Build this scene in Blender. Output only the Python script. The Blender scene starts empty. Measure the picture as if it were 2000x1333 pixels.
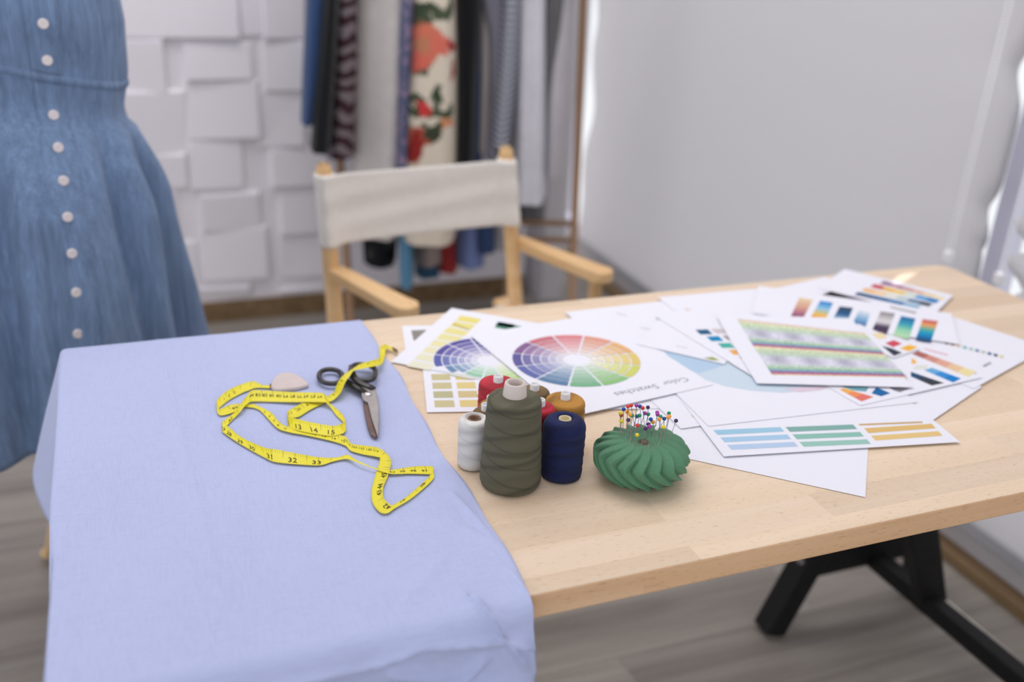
import bpy, math, random
import numpy as np
from mathutils import Vector
random.seed(4); rng = np.random.RandomState(7)
sc = bpy.context.scene
COL = sc.collection
PI = math.pi

# ------------------------------------------------------------------ camera
def cam_axes(pitch, roll, yaw):
    cp, sp = math.cos(pitch), math.sin(pitch)
    fwd = np.array([math.sin(yaw)*cp, math.cos(yaw)*cp, -sp])
    r = np.array([math.cos(yaw), -math.sin(yaw), 0.0]); u = np.cross(r, fwd)
    c, s = math.cos(roll), math.sin(roll)
    return np.array([c*r+s*u, -s*r+c*u, -fwd])
FPX = 1896.0
CAM = np.array([0.0, 0.0, 1.287])
AX = cam_axes(0.4139, 0.0526, 0.3886)
cd = bpy.data.cameras.new('camera'); co = bpy.data.objects.new('camera', cd); COL.objects.link(co)
from mathutils import Matrix
mw = Matrix.Identity(4)
for i in range(3):
    for j in range(3): mw[j][i] = AX[i][j]
mw.translation = Vector(CAM)
co.matrix_world = mw
cd.sensor_width = 36.0; cd.lens = FPX*36/2000; cd.clip_start = .02
cd.dof.use_dof = True; cd.dof.focus_distance = 1.02; cd.dof.aperture_fstop = 2.5; cd.dof.aperture_blades = 0
sc.camera = co

# ------------------------------------------------------------------ world, lights, exposure
def srgb(c):
    return tuple(((v/255)/12.92 if v/255 <= .04045 else ((v/255+.055)/1.055)**2.4) for v in c)
w = bpy.data.worlds.new('world'); sc.world = w; w.use_nodes = True
bg = w.node_tree.nodes['Background']; bg.inputs[0].default_value = (.93, .955, 1.0, 1); bg.inputs[1].default_value = .86
sd = bpy.data.lights.new('sun', 'SUN'); sd.energy = 3.0; sd.angle = math.radians(1.0); sd.color = (1, .95, .88)
so = bpy.data.objects.new('sun', sd); COL.objects.link(so)
SUN_DIR = Vector((-.40, -.22, -.30))
so.rotation_euler = SUN_DIR.to_track_quat('-Z', 'Y').to_euler()
def area(name, loc, target, sx, sy, power, col):
    l = bpy.data.lights.new(name, 'AREA'); l.shape = 'RECTANGLE'; l.size = sx; l.size_y = sy; l.energy = power; l.color = col
    o = bpy.data.objects.new(name, l); COL.objects.link(o); o.location = loc
    o.rotation_euler = (Vector(target)-Vector(loc)).to_track_quat('-Z', 'Y').to_euler()
area('overhead_fill', (.65, 1.35, 2.8), (.65, 1.3, 0), 2.2, 1.2, 13.5, (1, .985, .97))  # unseen fill light added above the table, no fixture modelled
sc.view_settings.view_transform = 'Standard'; sc.view_settings.look = 'None'
area('overhead_fill', (.0, 2.35, 2.8), (.0, 2.75, 0), 2.0, .5, 13, (1, .985, .965))  # second added fill, out of view, brightens the back wall
sc.view_settings.exposure = .36; sc.view_settings.gamma = 1.0; sc.view_settings.use_curve_mapping = False

# ------------------------------------------------------------------ helpers: where a sight line meets a plane
TT = .74                                   # table top height
def ray(x, y): return AX.T @ np.array([(x-1000)/FPX, -(y-666.5)/FPX, -1.0])
def Z(x, y, z=TT): d = ray(x, y); return CAM+d*((z-CAM[2])/d[2])
def Y(x, y, yy): d = ray(x, y); return CAM+d*(yy/d[1])
def X(x, y, xx): d = ray(x, y); return CAM+d*(xx/d[0])
def sm(a, b, x):
    t = min(1, max(0, (x-a)/(b-a))); return t*t*(3-2*t)

# ------------------------------------------------------------------ materials
MC = {}
def nodes(name):
    m = bpy.data.materials.new(name); m.use_nodes = True; nt = m.node_tree
    return m, nt, nt.nodes['Principled BSDF']
def N(nt, t, **kw):
    n = nt.nodes.new(t)
    for k, v in kw.items():
        if k.startswith('i_'):
            key = k[2:]; key = int(key) if key.isdigit() else key
            n.inputs[key].default_value = v
        else: setattr(n, k, v)
    return n
def col4(c): return (*srgb(c), 1)
def mat(name, c, rough=.6, var=.0, scale=20, stretch=(1, 1, 1), bump=0, bscale=None, metal=0, spec=.3, sheen=0):
    """plain surface with a soft noise variation of its own colour and an optional fine bump"""
    if name in MC: return MC[name]
    m, nt, b = nodes(name); L = nt.links
    b.inputs['Roughness'].default_value = rough; b.inputs['Metallic'].default_value = metal
    b.inputs['Specular IOR Level'].default_value = spec; b.inputs['Sheen Weight'].default_value = sheen
    tc = N(nt, 'ShaderNodeTexCoord'); mp = N(nt, 'ShaderNodeMapping'); mp.inputs['Scale'].default_value = stretch
    L.new(tc.outputs['Object'], mp.inputs[0])
    no = N(nt, 'ShaderNodeTexNoise', i_Scale=scale, i_Detail=4.0); L.new(mp.outputs[0], no.inputs['Vector'])
    cr = N(nt, 'ShaderNodeValToRGB'); e = cr.color_ramp.elements
    e[0].position = .3; e[1].position = .7
    e[0].color = (*[v*(1-var) for v in srgb(c)], 1); e[1].color = (*[min(1, v*(1+var)) for v in srgb(c)], 1)
    L.new(no.outputs['Fac'], cr.inputs[0]); L.new(cr.outputs[0], b.inputs['Base Color'])
    if bump:
        n2 = N(nt, 'ShaderNodeTexNoise', i_Scale=bscale or scale, i_Detail=3.0); L.new(mp.outputs[0], n2.inputs['Vector'])
        bp = N(nt, 'ShaderNodeBump', i_Strength=1.0, i_Distance=bump); L.new(n2.outputs['Fac'], bp.inputs['Height']); L.new(bp.outputs[0], b.inputs['Normal'])
    MC[name] = m; return m
def ink(c): return mat('ink_%02x%02x%02x' % tuple(int(v) for v in c), c, .75, spec=.15)

def wood(name, base, dark, ax=0, rough=.45, plank=None, grain=1.0):
    """wood with grain along axis ax; plank=(length,width) adds glued staves or boards"""
    m, nt, b = nodes(name); L = nt.links
    b.inputs['Roughness'].default_value = rough; b.inputs['Specular IOR Level'].default_value = .3
    tc = N(nt, 'ShaderNodeTexCoord'); src = tc.outputs['Object']
    st = [22, 22, 22]; st[ax] = 1.3
    mp = N(nt, 'ShaderNodeMapping'); mp.inputs['Scale'].default_value = st; L.new(src, mp.inputs[0])
    vec = mp.outputs[0]; fac = None
    if plank:
        br = N(nt, 'ShaderNodeTexBrick', offset=.37, i_Scale=1.0)
        br.inputs['Brick Width'].default_value = plank[0]; br.inputs['Row Height'].default_value = plank[1]
        br.inputs['Mortar Size'].default_value = plank[2] if len(plank) > 2 else .0
        br.inputs['Color1'].default_value = (0, 0, 0, 1); br.inputs['Color2'].default_value = (1, 1, 1, 1); br.inputs['Mortar'].default_value = (.5, .5, .5, 1)
        L.new(src, br.inputs['Vector'])
        sep = N(nt, 'ShaderNodeSeparateColor'); L.new(br.outputs['Color'], sep.inputs[0]); fac = sep.outputs[0]
        ml = N(nt, 'ShaderNodeVectorMath', operation='MULTIPLY_ADD'); ml.inputs[1].default_value = (37, 37, 37)
        cx = N(nt, 'ShaderNodeCombineXYZ')
        for k in range(3): L.new(fac, cx.inputs[k])
        L.new(cx.outputs[0], ml.inputs[0]); L.new(vec, ml.inputs[2]); vec = ml.outputs[0]
    n1 = N(nt, 'ShaderNodeTexNoise', i_Scale=1.0, i_Detail=6.0, i_Roughness=.6, i_Distortion=.6); L.new(vec, n1.inputs['Vector'])
    cr = N(nt, 'ShaderNodeValToRGB'); e = cr.color_ramp.elements; e[0].position = .32; e[1].position = .68
    e[0].color = col4(dark); e[1].color = col4(base); L.new(n1.outputs['Fac'], cr.inputs[0])
    out = cr.outputs[0]
    if plank:
        hs = N(nt, 'ShaderNodeHueSaturation'); L.new(out, hs.inputs['Color'])
        mr = N(nt, 'ShaderNodeMapRange'); mr.inputs['To Min'].default_value = 1-.11*grain; mr.inputs['To Max'].default_value = 1+.07*grain
        L.new(fac, mr.inputs['Value']); L.new(mr.outputs[0], hs.inputs['Value']); out = hs.outputs[0]
    # short dark pores
    s2 = [700, 700, 700]; s2[ax] = 90
    mp2 = N(nt, 'ShaderNodeMapping'); mp2.inputs['Scale'].default_value = s2; L.new(src, mp2.inputs[0])
    n2 = N(nt, 'ShaderNodeTexNoise', i_Scale=1.0, i_Detail=1.0); L.new(mp2.outputs[0], n2.inputs['Vector'])
    cr2 = N(nt, 'ShaderNodeValToRGB'); e2 = cr2.color_ramp.elements; e2[0].position = .62; e2[1].position = .76
    e2[0].color = (1, 1, 1, 1); e2[1].color = (.72, .66, .6, 1); L.new(n2.outputs['Fac'], cr2.inputs[0])
    mx = N(nt, 'ShaderNodeMix', data_type='RGBA', blend_type='MULTIPLY'); mx.inputs[0].default_value = .8
    L.new(out, mx.inputs[6]); L.new(cr2.outputs[0], mx.inputs[7]); L.new(mx.outputs[2], b.inputs['Base Color'])
    MC[name] = m; return m

def fabric(name, c, var=.06, scale=9, weave=900, bump=.0003, rough=.85, wr=0, wrs=14, sheen=.15, melange=.12, warp=False):
    """woven cloth: fine thread speckle, soft tone variation, optional crumple bump"""
    m, nt, b = nodes(name); L = nt.links
    b.inputs['Roughness'].default_value = rough; b.inputs['Specular IOR Level'].default_value = .15; b.inputs['Sheen Weight'].default_value = sheen
    tc = N(nt, 'ShaderNodeTexCoord')
    n1 = N(nt, 'ShaderNodeTexNoise', i_Scale=scale, i_Detail=3.0); L.new(tc.outputs['Object'], n1.inputs['Vector'])
    cr = N(nt, 'ShaderNodeValToRGB'); e = cr.color_ramp.elements; e[0].position = .3; e[1].position = .7
    k = srgb(c); e[0].color = (*[v*(1-var) for v in k], 1); e[1].color = (*[min(1, v*(1+var)) for v in k], 1)
    L.new(n1.outputs['Fac'], cr.inputs[0])
    out = cr.outputs[0]
    for sca in (((weave, weave, weave*.03), (weave*.25, weave*.25, weave*.012)) if warp else ((weave, weave*.08, weave), (weave*.08, weave, weave*.08))):
        mp = N(nt, 'ShaderNodeMapping'); mp.inputs['Scale'].default_value = sca; L.new(tc.outputs['Object'], mp.inputs[0])
        n2 = N(nt, 'ShaderNodeTexNoise', i_Scale=1.0, i_Detail=1.0); L.new(mp.outputs[0], n2.inputs['Vector'])
        mr = N(nt, 'ShaderNodeMapRange'); mr.inputs['From Min'].default_value = .25; mr.inputs['From Max'].default_value = .75
        mr.inputs['To Min'].default_value = 1-melange; mr.inputs['To Max'].default_value = 1+melange*.6; L.new(n2.outputs['Fac'], mr.inputs['Value'])
        mx = N(nt, 'ShaderNodeMix', data_type='RGBA', blend_type='MULTIPLY'); mx.inputs[0].default_value = 1.0
        L.new(out, mx.inputs[6]); L.new(mr.outputs[0], mx.inputs[7]); out = mx.outputs[2]
    L.new(out, b.inputs['Base Color'])
    if wr:
        n3 = N(nt, 'ShaderNodeTexNoise', i_Scale=wrs, i_Detail=3.0, i_Distortion=1.2); L.new(tc.outputs['Object'], n3.inputs['Vector'])
        bp = N(nt, 'ShaderNodeBump', i_Strength=1.0, i_Distance=wr); L.new(n3.outputs['Fac'], bp.inputs['Height']); L.new(bp.outputs[0], b.inputs['Normal'])
    MC[name] = m; return m

# ------------------------------------------------------------------ mesh builder
class MB:
    def __init__(s): s.v = []; s.f = []; s.m = []; s.uv = {}
    def add(s, vs, fs, mi=0, uvs=None):
        o = len(s.v); s.v += [tuple(map(float, p)) for p in vs]
        for k, f in enumerate(fs):
            if uvs is not None: s.uv[len(s.f)] = [uvs[i] for i in f]
            s.f.append(tuple(i+o for i in f)); s.m.append(mi)
    def grid(s, P, mi=0, closed_u=False, closed_v=False, uv=False, flip=False):
        """P[i][j] points"""
        P = np.asarray(P, float); a, b = P.shape[:2]; fs = []
        for i in range(a if closed_u else a-1):
            for j in range(b if closed_v else b-1):
                q = (i*b+j, ((i+1) % a)*b+j, ((i+1) % a)*b+(j+1) % b, i*b+(j+1) % b)
                fs.append(q[::-1] if flip else q)
        uvs = None
        if uv is not False: uvs = [u for row in uv for u in row]
        s.add(P.reshape(-1, 3), fs, mi, uvs)
    def beam(s, a, b, w, h, up=(0, 0, 1), mi=0, ends=None):
        """straight bar with rectangular section w (sideways) x h (along up)"""
        a, b = np.array(a, float), np.array(b, float); d = (b-a)/np.linalg.norm(b-a); up = np.array(up, float)
        sd = np.cross(d, up); sd /= np.linalg.norm(sd); u = np.cross(sd, d)
        vs = []
        for p in (a, b):
            for i, j in ((-1, -1), (1, -1), (1, 1), (-1, 1)): vs.append(p+sd*i*w/2+u*j*h/2)
        s.add(vs, [(3, 2, 1, 0), (4, 5, 6, 7), (0, 1, 5, 4), (1, 2, 6, 5), (2, 3, 7, 6), (3, 0, 4, 7)], mi)
    def box(s, lo, hi, mi=0):
        x0, y0, z0 = lo; x1, y1, z1 = hi
        s.add([(x0, y0, z0), (x1, y0, z0), (x1, y1, z0), (x0, y1, z0), (x0, y0, z1), (x1, y0, z1), (x1, y1, z1), (x0, y1, z1)],
              [(3, 2, 1, 0), (4, 5, 6, 7), (0, 1, 5, 4), (1, 2, 6, 5), (2, 3, 7, 6), (3, 0, 4, 7)], mi)
    def tube(s, path, r, n=12, closed=False, mi=0, flat=1.0):
        path = [np.array(p, float) for p in path]; k = len(path); rings = []
        rr = r if hasattr(r, '__len__') else [r]*k
        for i, p in enumerate(path):
            a = path[(i-1) % k] if (closed or i > 0) else p
            b = path[(i+1) % k] if (closed or i < k-1) else p
            d = b-a; d /= np.linalg.norm(d)+1e-12
            up = np.array([0, 0, 1.]) if abs(d[2]) < .95 else np.array([1., 0, 0])
            sd = np.cross(d, up); sd /= np.linalg.norm(sd); u = np.cross(sd, d)
            rings.append([p+rr[i]*(math.cos(t)*sd+flat*math.sin(t)*u) for t in np.linspace(0, 2*PI, n, endpoint=False)])
        s.grid(rings, mi, closed_u=closed, closed_v=True, flip=True)
        if not closed:
            o = len(s.v); s.v += [tuple(path[0]), tuple(path[-1])]; base = o-k*n
            for j in range(n):
                s.f.append((o, base+j, base+(j+1) % n)); s.m.append(mi)
                s.f.append((o+1, base+(k-1)*n+(j+1) % n, base+(k-1)*n+j)); s.m.append(mi)
    def lathe(s, c, prof, n=48, mi=0):
        """prof: list of (r,z) from bottom to top about a vertical axis at c"""
        P = [[(c[0]+r*math.cos(t), c[1]+r*math.sin(t), c[2]+z) for t in np.linspace(0, 2*PI, n, endpoint=False)] for r, z in prof]
        s.grid(P, mi, closed_v=True, flip=True)
    def prism(s, poly, z0, z1, mi=0, inset=0, dz=0):
        """outline poly (xy points, anticlockwise or not) raised from z0 to z1, top edge optionally chamfered"""
        p = np.array(poly, float)[:, :2]; n = len(p); c = p.mean(0)
        a = sum(p[i][0]*p[(i+1) % n][1]-p[(i+1) % n][0]*p[i][1] for i in range(n))
        if a < 0: p = p[::-1]
        lay = [(p, z0), (p, z1-dz)]
        if inset: lay.append((c+(p-c)*(1-inset), z1))
        vs = [(x, y, z) for q, z in lay for x, y in q]; fs = [tuple(range(n))[::-1]]
        for k in range(len(lay)-1):
            for i in range(n): fs.append((k*n+i, k*n+(i+1) % n, (k+1)*n+(i+1) % n, (k+1)*n+i))
        fs.append(tuple((len(lay)-1)*n+i for i in range(n)))
        s.add(vs, fs, mi)
    def build(s, name, mats, parent=None, smooth=False, loc=None, bevel=0, seg=2, subsurf=0, solid=0, solid_off=-1, angle=None):
        if not isinstance(mats, (list, tuple)): mats = [mats]
        org = np.array(parent['_o'] if parent else (loc if loc is not None else (0, 0, 0)), float)
        me = bpy.data.meshes.new(name); me.from_pydata([tuple(np.array(p)-org) for p in s.v], [], s.f)
        for m in mats: me.materials.append(m)
        me.polygons.foreach_set('material_index', s.m)
        if s.uv:
            l = me.uv_layers.new(name='UVMap')
            for p in me.polygons:
                if p.index in s.uv:
                    for li, u in zip(p.loop_indices, s.uv[p.index]): l.data[li].uv = u
        if smooth: me.polygons.foreach_set('use_smooth', [True]*len(me.polygons))
        me.update()
        o = bpy.data.objects.new(name, me); COL.objects.link(o)
        if parent: o.parent = parent
        else: o.location = org
        o['_o'] = tuple(org)
        if bevel:
            b = o.modifiers.new('bevel', 'BEVEL'); b.width = bevel; b.segments = seg; b.limit_method = 'ANGLE'; b.angle_limit = .6
        if solid:
            b = o.modifiers.new('solid', 'SOLIDIFY'); b.thickness = solid; b.offset = solid_off
        if subsurf:
            b = o.modifiers.new('sub', 'SUBSURF'); b.levels = subsurf; b.render_levels = subsurf
        return o
def thing(name, label, cat, loc, group=None):
    o = bpy.data.objects.new(name, None); COL.objects.link(o); o.location = tuple(loc); o['_o'] = tuple(map(float, loc))
    return tag(o, label, cat, group)
def tag(o, label, cat, group=None):
    o['label'] = label; o['category'] = cat
    if group: o['group'] = group
    return o
def struct(o): o['kind'] = 'structure'; return o
TXT = {}
def text2d(s):
    """flat letter mesh: verts (unit cap height about .7) and faces, centred"""
    if s not in TXT:
        cu = bpy.data.curves.new('t', 'FONT'); cu.body = s; cu.align_x = 'CENTER'; cu.resolution_u = 2
        ob = bpy.data.objects.new('t', cu); me = bpy.data.meshes.new_from_object(ob)
        TXT[s] = ([(v.co.x, v.co.y) for v in me.vertices], [tuple(p.vertices) for p in me.polygons])
        bpy.data.objects.remove(ob); bpy.data.curves.remove(cu); bpy.data.meshes.remove(me)
    return TXT[s]
def crom(P, n):
    """Catmull-Rom through rows of P; returns sampled rows and their float index"""
    P = np.asarray(P, float); out = []; ti = []
    for i in range(len(P)-1):
        a, b, c, d = P[max(i-1, 0)], P[i], P[i+1], P[min(i+2, len(P)-1)]
        for k in range(n):
            t = k/n; out.append(.5*(2*b+(c-a)*t+(2*a-5*b+4*c-d)*t*t+(3*b-a-3*c+d)*t**3)); ti.append(i+t)
    out.append(P[-1]); ti.append(len(P)-1)
    return np.array(out), np.array(ti)

# ------------------------------------------------------------------ shared materials
M_beech = wood('beech_block', (240, 218, 192), (230, 204, 174), 0, .42, (.46, .043, .0), .75)
M_chair = wood('chair_wood', (240, 204, 154), (224, 180, 126), 1, .45)
M_rack = wood('rack_wood', (172, 138, 108), (142, 108, 80), 2, .5)
M_floor = wood('floor_planks', (166, 160, 152), (128, 121, 115), 0, .45, (1.22, .18, .0015), 1.0)
M_base = wood('brown_baseboard', (134, 110, 80), (108, 86, 60), 1, .5)
M_wall = mat('white_paint', (236, 232, 238), .7, .015, 3)
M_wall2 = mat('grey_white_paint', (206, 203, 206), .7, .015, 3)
M_black = mat('black_metal', (20, 20, 21), .5, .1, 30, metal=0, spec=.3)
M_steel = mat('worn_steel', (178, 172, 168), .35, .12, 60, (1, 1, 1), metal=.85)
M_white_plastic = mat('white_plastic', (236, 236, 236), .35)
M_paper = mat('white_paper', (240, 240, 248), .8, spec=.15)

# ================================================================== SETTING
b = MB(); b.box((-3.2, -1.6, -.08), (1.75, 3.75, 0)); struct(b.build('floor', M_floor))
b = MB(); b.box((-3.2, -1.6, 2.9), (1.78, 3.75, 3.0)); struct(b.build('ceiling', M_wall))
YB = 3.12
b = MB(); b.box((-3.2, YB, 0), (1.31, YB+.12, 2.9))
# raised wall tiles of many sizes
SCW = FPX/(-(AX @ (Y(420, 300, YB)-CAM))[2])
tiles = [(240, -45, 447, 62), (515, -40, 592, 66), (215, 86, 315, 178), (370, 88, 486, 152), (516, 86, 596, 172), (245, 186, 358, 292),
         (370, 165, 500, 265), (374, 277, 472, 365), (290, 302, 362, 366), (530, 291, 640, 362), (316, 380, 345, 470), (395, 378, 506, 449),
         (396, 446, 521, 545), (330, 473, 387, 575), (391, 556, 490, 622), (546, 376, 640, 455), (545, 460, 640, 542), (546, 560, 640, 622),
         (506, 180, 592, 282), (470, -45, 508, 60), (250, 380, 300, 470), (250, 480, 310, 575)]
def tile(cx, cz, w, h, dp, tx, tz):
    x0, x1, z0, z1 = cx-w/2, cx+w/2, max(.085, cz-h/2), cz+h/2; e = .008
    vs = [(x0, YB, z0), (x1, YB, z0), (x1, YB, z1), (x0, YB, z1)]
    for x, z, sx, sz in ((x0+e, z0+e, -1, -1), (x1-e, z0+e, 1, -1), (x1-e, z1-e, 1, 1), (x0+e, z1-e, -1, 1)):
        vs.append((x, YB-max(.004, dp+tx*sx+tz*sz), z))
    b.add(vs, [(0, 1, 5, 4), (1, 2, 6, 5), (2, 3, 7, 6), (3, 0, 4, 7), (4, 5, 6, 7)])
for i, (x0, y0, x1, y1) in enumerate(tiles):
    c = Y((x0+x1)/2, (y0+y1)/2, YB)
    tile(c[0], c[2], (x1-x0)/SCW*1.09, (y1-y0)/SCW*1.16, .013 if i < 16 else .007, (.005, -.004, .006, -.002)[i % 4], (-.005, -.003, .003)[i % 3])
for i in range(40):                            # the same relief further left, hidden behind the dress
    gx, gz = i % 8, i//8
    tile(-2.9+gx*.34, .2+gz*.3, .2+.1*random.random(), .16+.08*random.random(), .018, .006*random.uniform(-1, 1), .006*random.uniform(-1, 1))
struct(b.build('wall_back', M_wall, bevel=.003))
b = MB(); b.box((1.345, 3.03, 0), (1.425, 3.72, 2.9)); struct(b.build('wall_pier', M_wall2))
b = MB(); b.box((-3.2, YB-.012, 0), (1.31, YB, .07)); struct(b.build('baseboard_back', M_base))
# right wall with two tall window openings
b = MB()
b.box((1.66, -1.6, 0), (1.78, 3.72, .10)); b.box((1.66, -1.6, 2.5), (1.78, 3.72, 2.9)); b.box((1.66, 3.69, .10), (1.78, 3.75, 2.5)); b.box((1.735, 1.466, .10), (1.78, 1.480, 2.5)); b.box((1.66, -1.6, .10), (1.78, -.9, 2.5))  # thin outer post between the windows is added to block stray sun streaks
struct(b.build('wall_right', M_wall2))
b = MB(); b.box((1.615, -1.6, 0), (1.66, 3.72, .028)); struct(b.build('baseboard_right', M_base, bevel=.004))
def glass():
    m = bpy.data.materials.new('window_glass'); m.use_nodes = True; nt = m.node_tree; nt.nodes.clear()
    o = N(nt, 'ShaderNodeOutputMaterial'); t = N(nt, 'ShaderNodeBsdfTransparent'); g = N(nt, 'ShaderNodeBsdfGlossy', i_Roughness=.02); mx = N(nt, 'ShaderNodeMixShader', i_0=.06)
    nt.links.new(t.outputs[0], mx.inputs[1]); nt.links.new(g.outputs[0], mx.inputs[2]); nt.links.new(mx.outputs[0], o.inputs[0]); return m
M_glass = glass()
M_frame = mat('white_window_frame', (206, 205, 222), .5)
for k, (y0, y1) in enumerate(((1.452, 3.69), (-.9, 1.452))):
    b = MB()
    for lo, hi in (((1.69, y0, .10), (1.73, y0+.022, 2.5)), ((1.69, y1-.022, .10), (1.73, y1, 2.5)), ((1.69, y0+.022, .10), (1.73, y1-.022, .13)), ((1.69, y0+.022, 2.46), (1.73, y1-.022, 2.5))):
        b.box(lo, hi)
    f = struct(b.build('window_%d' % (k+1), M_frame))
    b = MB(); b.box((1.705, y0+.02, .12), (1.709, y1-.02, 2.48)); b.build('glass_pane', M_glass, f)

# ---- roller blinds
def blind_mat():
    m, nt, bs = nodes('grey_blind_fabric'); L = nt.links
    bs.inputs['Base Color'].default_value = col4((206, 205, 208)); bs.inputs['Roughness'].default_value = .8; bs.inputs['Specular IOR Level'].default_value = .15
    t = N(nt, 'ShaderNodeBsdfTranslucent'); t.inputs[0].default_value = col4((214, 213, 216)); mx = N(nt, 'ShaderNodeMixShader', i_0=.62)
    L.new(bs.outputs[0], mx.inputs[1]); L.new(t.outputs[0], mx.inputs[2]); L.new(mx.outputs[0], nt.nodes['Material Output'].inputs[0])
    tc = N(nt, 'ShaderNodeTexCoord'); n = N(nt, 'ShaderNodeTexNoise', i_Scale=900.0); L.new(tc.outputs['Object'], n.inputs['Vector'])
    bp = N(nt, 'ShaderNodeBump', i_Distance=.0003); L.new(n.outputs['Fac'], bp.inputs['Height']); L.new(bp.outputs[0], bs.inputs['Normal'])
    return m
M_blind = blind_mat()
def gsum(z, bumps): return sum(a*math.exp(-((z-c)/s)**2) for c, s, a in bumps)
def roller_blind(label, y_near, y_far, near_b, far_b, chain_y):
    t = thing('roller_blind', label, 'window blind', (1.63, (y_near+y_far)/2, .09))
    zs = np.linspace(.10, 2.42, 150); us = np.linspace(0, 1, 36)
    P = []
    for z in zs:
        yn = y_near+gsum(z, near_b); yf = y_far-gsum(z, far_b)
        P.append([(1.63+.006*math.sin(u*7+.4)*math.sin(z*1.7+.5)+.010*math.exp(-(u/.05)**2)*gsum(z, near_b)*40+.004*math.sin(z*11)*math.exp(-((1-u)/.04)**2), yn+(yf-yn)*u, z) for u in us])
    b = MB(); b.grid(P); b.build('fabric', M_blind, t, smooth=True, solid=.0008)
    b = MB(); b.beam((1.63, y_near, .108), (1.63, y_far, .108), .014, .036); b.build('bottom_bar', mat('blind_bar', (176, 177, 182), .45), t, bevel=.005)
    b = MB(); b.tube([(1.635, y_near-.01, 2.44), (1.635, y_far+.01, 2.44)], .022, 16); b.build('roller_tube', M_blind, t, smooth=True)
    # bead chain loop
    b = MB(); zb = .655; ztop = 2.42
    path = [(1.605, chain_y-.006, ztop)]+[(1.605, chain_y-.006, zb+.01)]+[(1.605, chain_y-.006*math.cos(a), zb+.006-.006*math.sin(a)) for a in np.linspace(.3, PI-.3, 6)]+[(1.605, chain_y+.006, zb+.01), (1.605, chain_y+.006, ztop)]
    b.tube(path, 0.0009, 5)
    for sy in (-.006, .006):
        for z in np.arange(zb, 1.45, .0062):
            b.lathe((1.605, chain_y+sy, z), [(0.0003, -.0028), (.0023, -.0015), (.0028, 0), (.0023, .0015), (.0003, .0028)], 6)
    b.build('bead_chain', mat('clear_bead_plastic', (246, 246, 250), .25), t, smooth=True)
    b = MB(); b.box((1.596, chain_y-.011, zb-.006), (1.614, chain_y+.011, zb+.022)); b.build('chain_weight', mat('clear_bead_plastic', (226, 226, 230), .3), t, bevel=.005)
roller_blind('wide grey roller blind filling the window behind the far end of the table', 1.425, 3.36,
             [(.775, .035, .030), (.690, .016, .014), (.655, .01, .005), (1.055, .05, .050), (.25, .16, -.04)], [(.30, .1, .02), (.62, .12, .05), (.95, .08, .03), (1.3, .2, .05), (.05, .04, .03)], 1.492)
roller_blind('second grey roller blind at the right edge of the room, nearer the camera', -.82, 1.388,
             [(2., .01, 0)], [(.885, .022, .057), (.815, .026, .064), (.73, .022, .060), (.645, .030, .068)], 1.352)

# ================================================================== TABLE
XL, XR, YN, YF = -.1025, 1.366, .6295, 1.277
TH = .0275
tb = thing('work_table', 'long work table with pale beech butcher block top on black metal trestles', 'table', ((XL+XR)/2, (YN+YF)/2, 0))
b = MB()
rc = .03; poly = []
for cx, cy, a0 in ((XR-rc, YF-rc, 0), (XL+rc, YF-rc, PI/2), (XL+rc, YN+rc, PI), (XR-rc, YN+rc, 1.5*PI)):
    poly += [(cx+rc*math.cos(a0+t), cy+rc*math.sin(a0+t)) for t in np.linspace(0, PI/2, 6)]
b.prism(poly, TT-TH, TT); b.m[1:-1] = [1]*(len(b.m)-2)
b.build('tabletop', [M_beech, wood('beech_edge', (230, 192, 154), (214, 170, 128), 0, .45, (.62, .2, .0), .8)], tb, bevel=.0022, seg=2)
# black trestle at the right end: post on a long floor bar, low back beam and a splayed foot
b = MB(); b.beam((1.10, 1.09, TT-TH), (1.337, 1.09, .12), .03, .058, (1, 0, 0)); b.build('leg', M_black, tb, bevel=.003)
b = MB(); b.beam((1.33, .64, .135), (1.315, 1.24, .135), .034, .034); b.build('side_bar', M_black, tb, bevel=.003)
b = MB(); b.beam((1.135, 1.235, .165), (1.46, 1.235, .165), .04, .075); b.build('cross_beam', M_black, tb, bevel=.003)
b = MB(); b.beam((1.168, 1.235, .19), (1.092, 1.235, .003), .045, .05, (1, 0, 0)); b.build('foot', M_black, tb, bevel=.003)
b = MB(); b.beam((1.33, .66, .15), (1.33, .66, 0), .045, .05, (0, 1, 0)); b.build('foot', M_black, tb, bevel=.003)
b = MB(); b.beam((1.44, 1.235, .15), (1.47, 1.235, 0), .045, .05, (1, 0, 0)); b.build('foot', M_black, tb, bevel=.003)
b = MB(); b.tube([Y(1565, 1098, 1.208), Y(1565, 1098, 1.208)+np.array([0, .01, 0])], .006, 10); b.build('bolt', M_steel, tb, smooth=True)
for yy in (.76, 1.15):
    b = MB(); b.beam((.06, yy, TT-TH), (.06, yy, 0), .03, .055, (0, 1, 0)); b.build('post', M_black, tb, bevel=.003)
b = MB(); b.beam((.06, .70, TT-TH-.02), (.06, 1.2, TT-TH-.02), .04, .04); b.build('cross_beam', M_black, tb, bevel=.003)
b = MB(); b.beam((1.345, .70, TT-TH-.02), (1.345, 1.2, TT-TH-.02), .03, .04); b.build('cross_beam', M_black, tb, bevel=.003)

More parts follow.
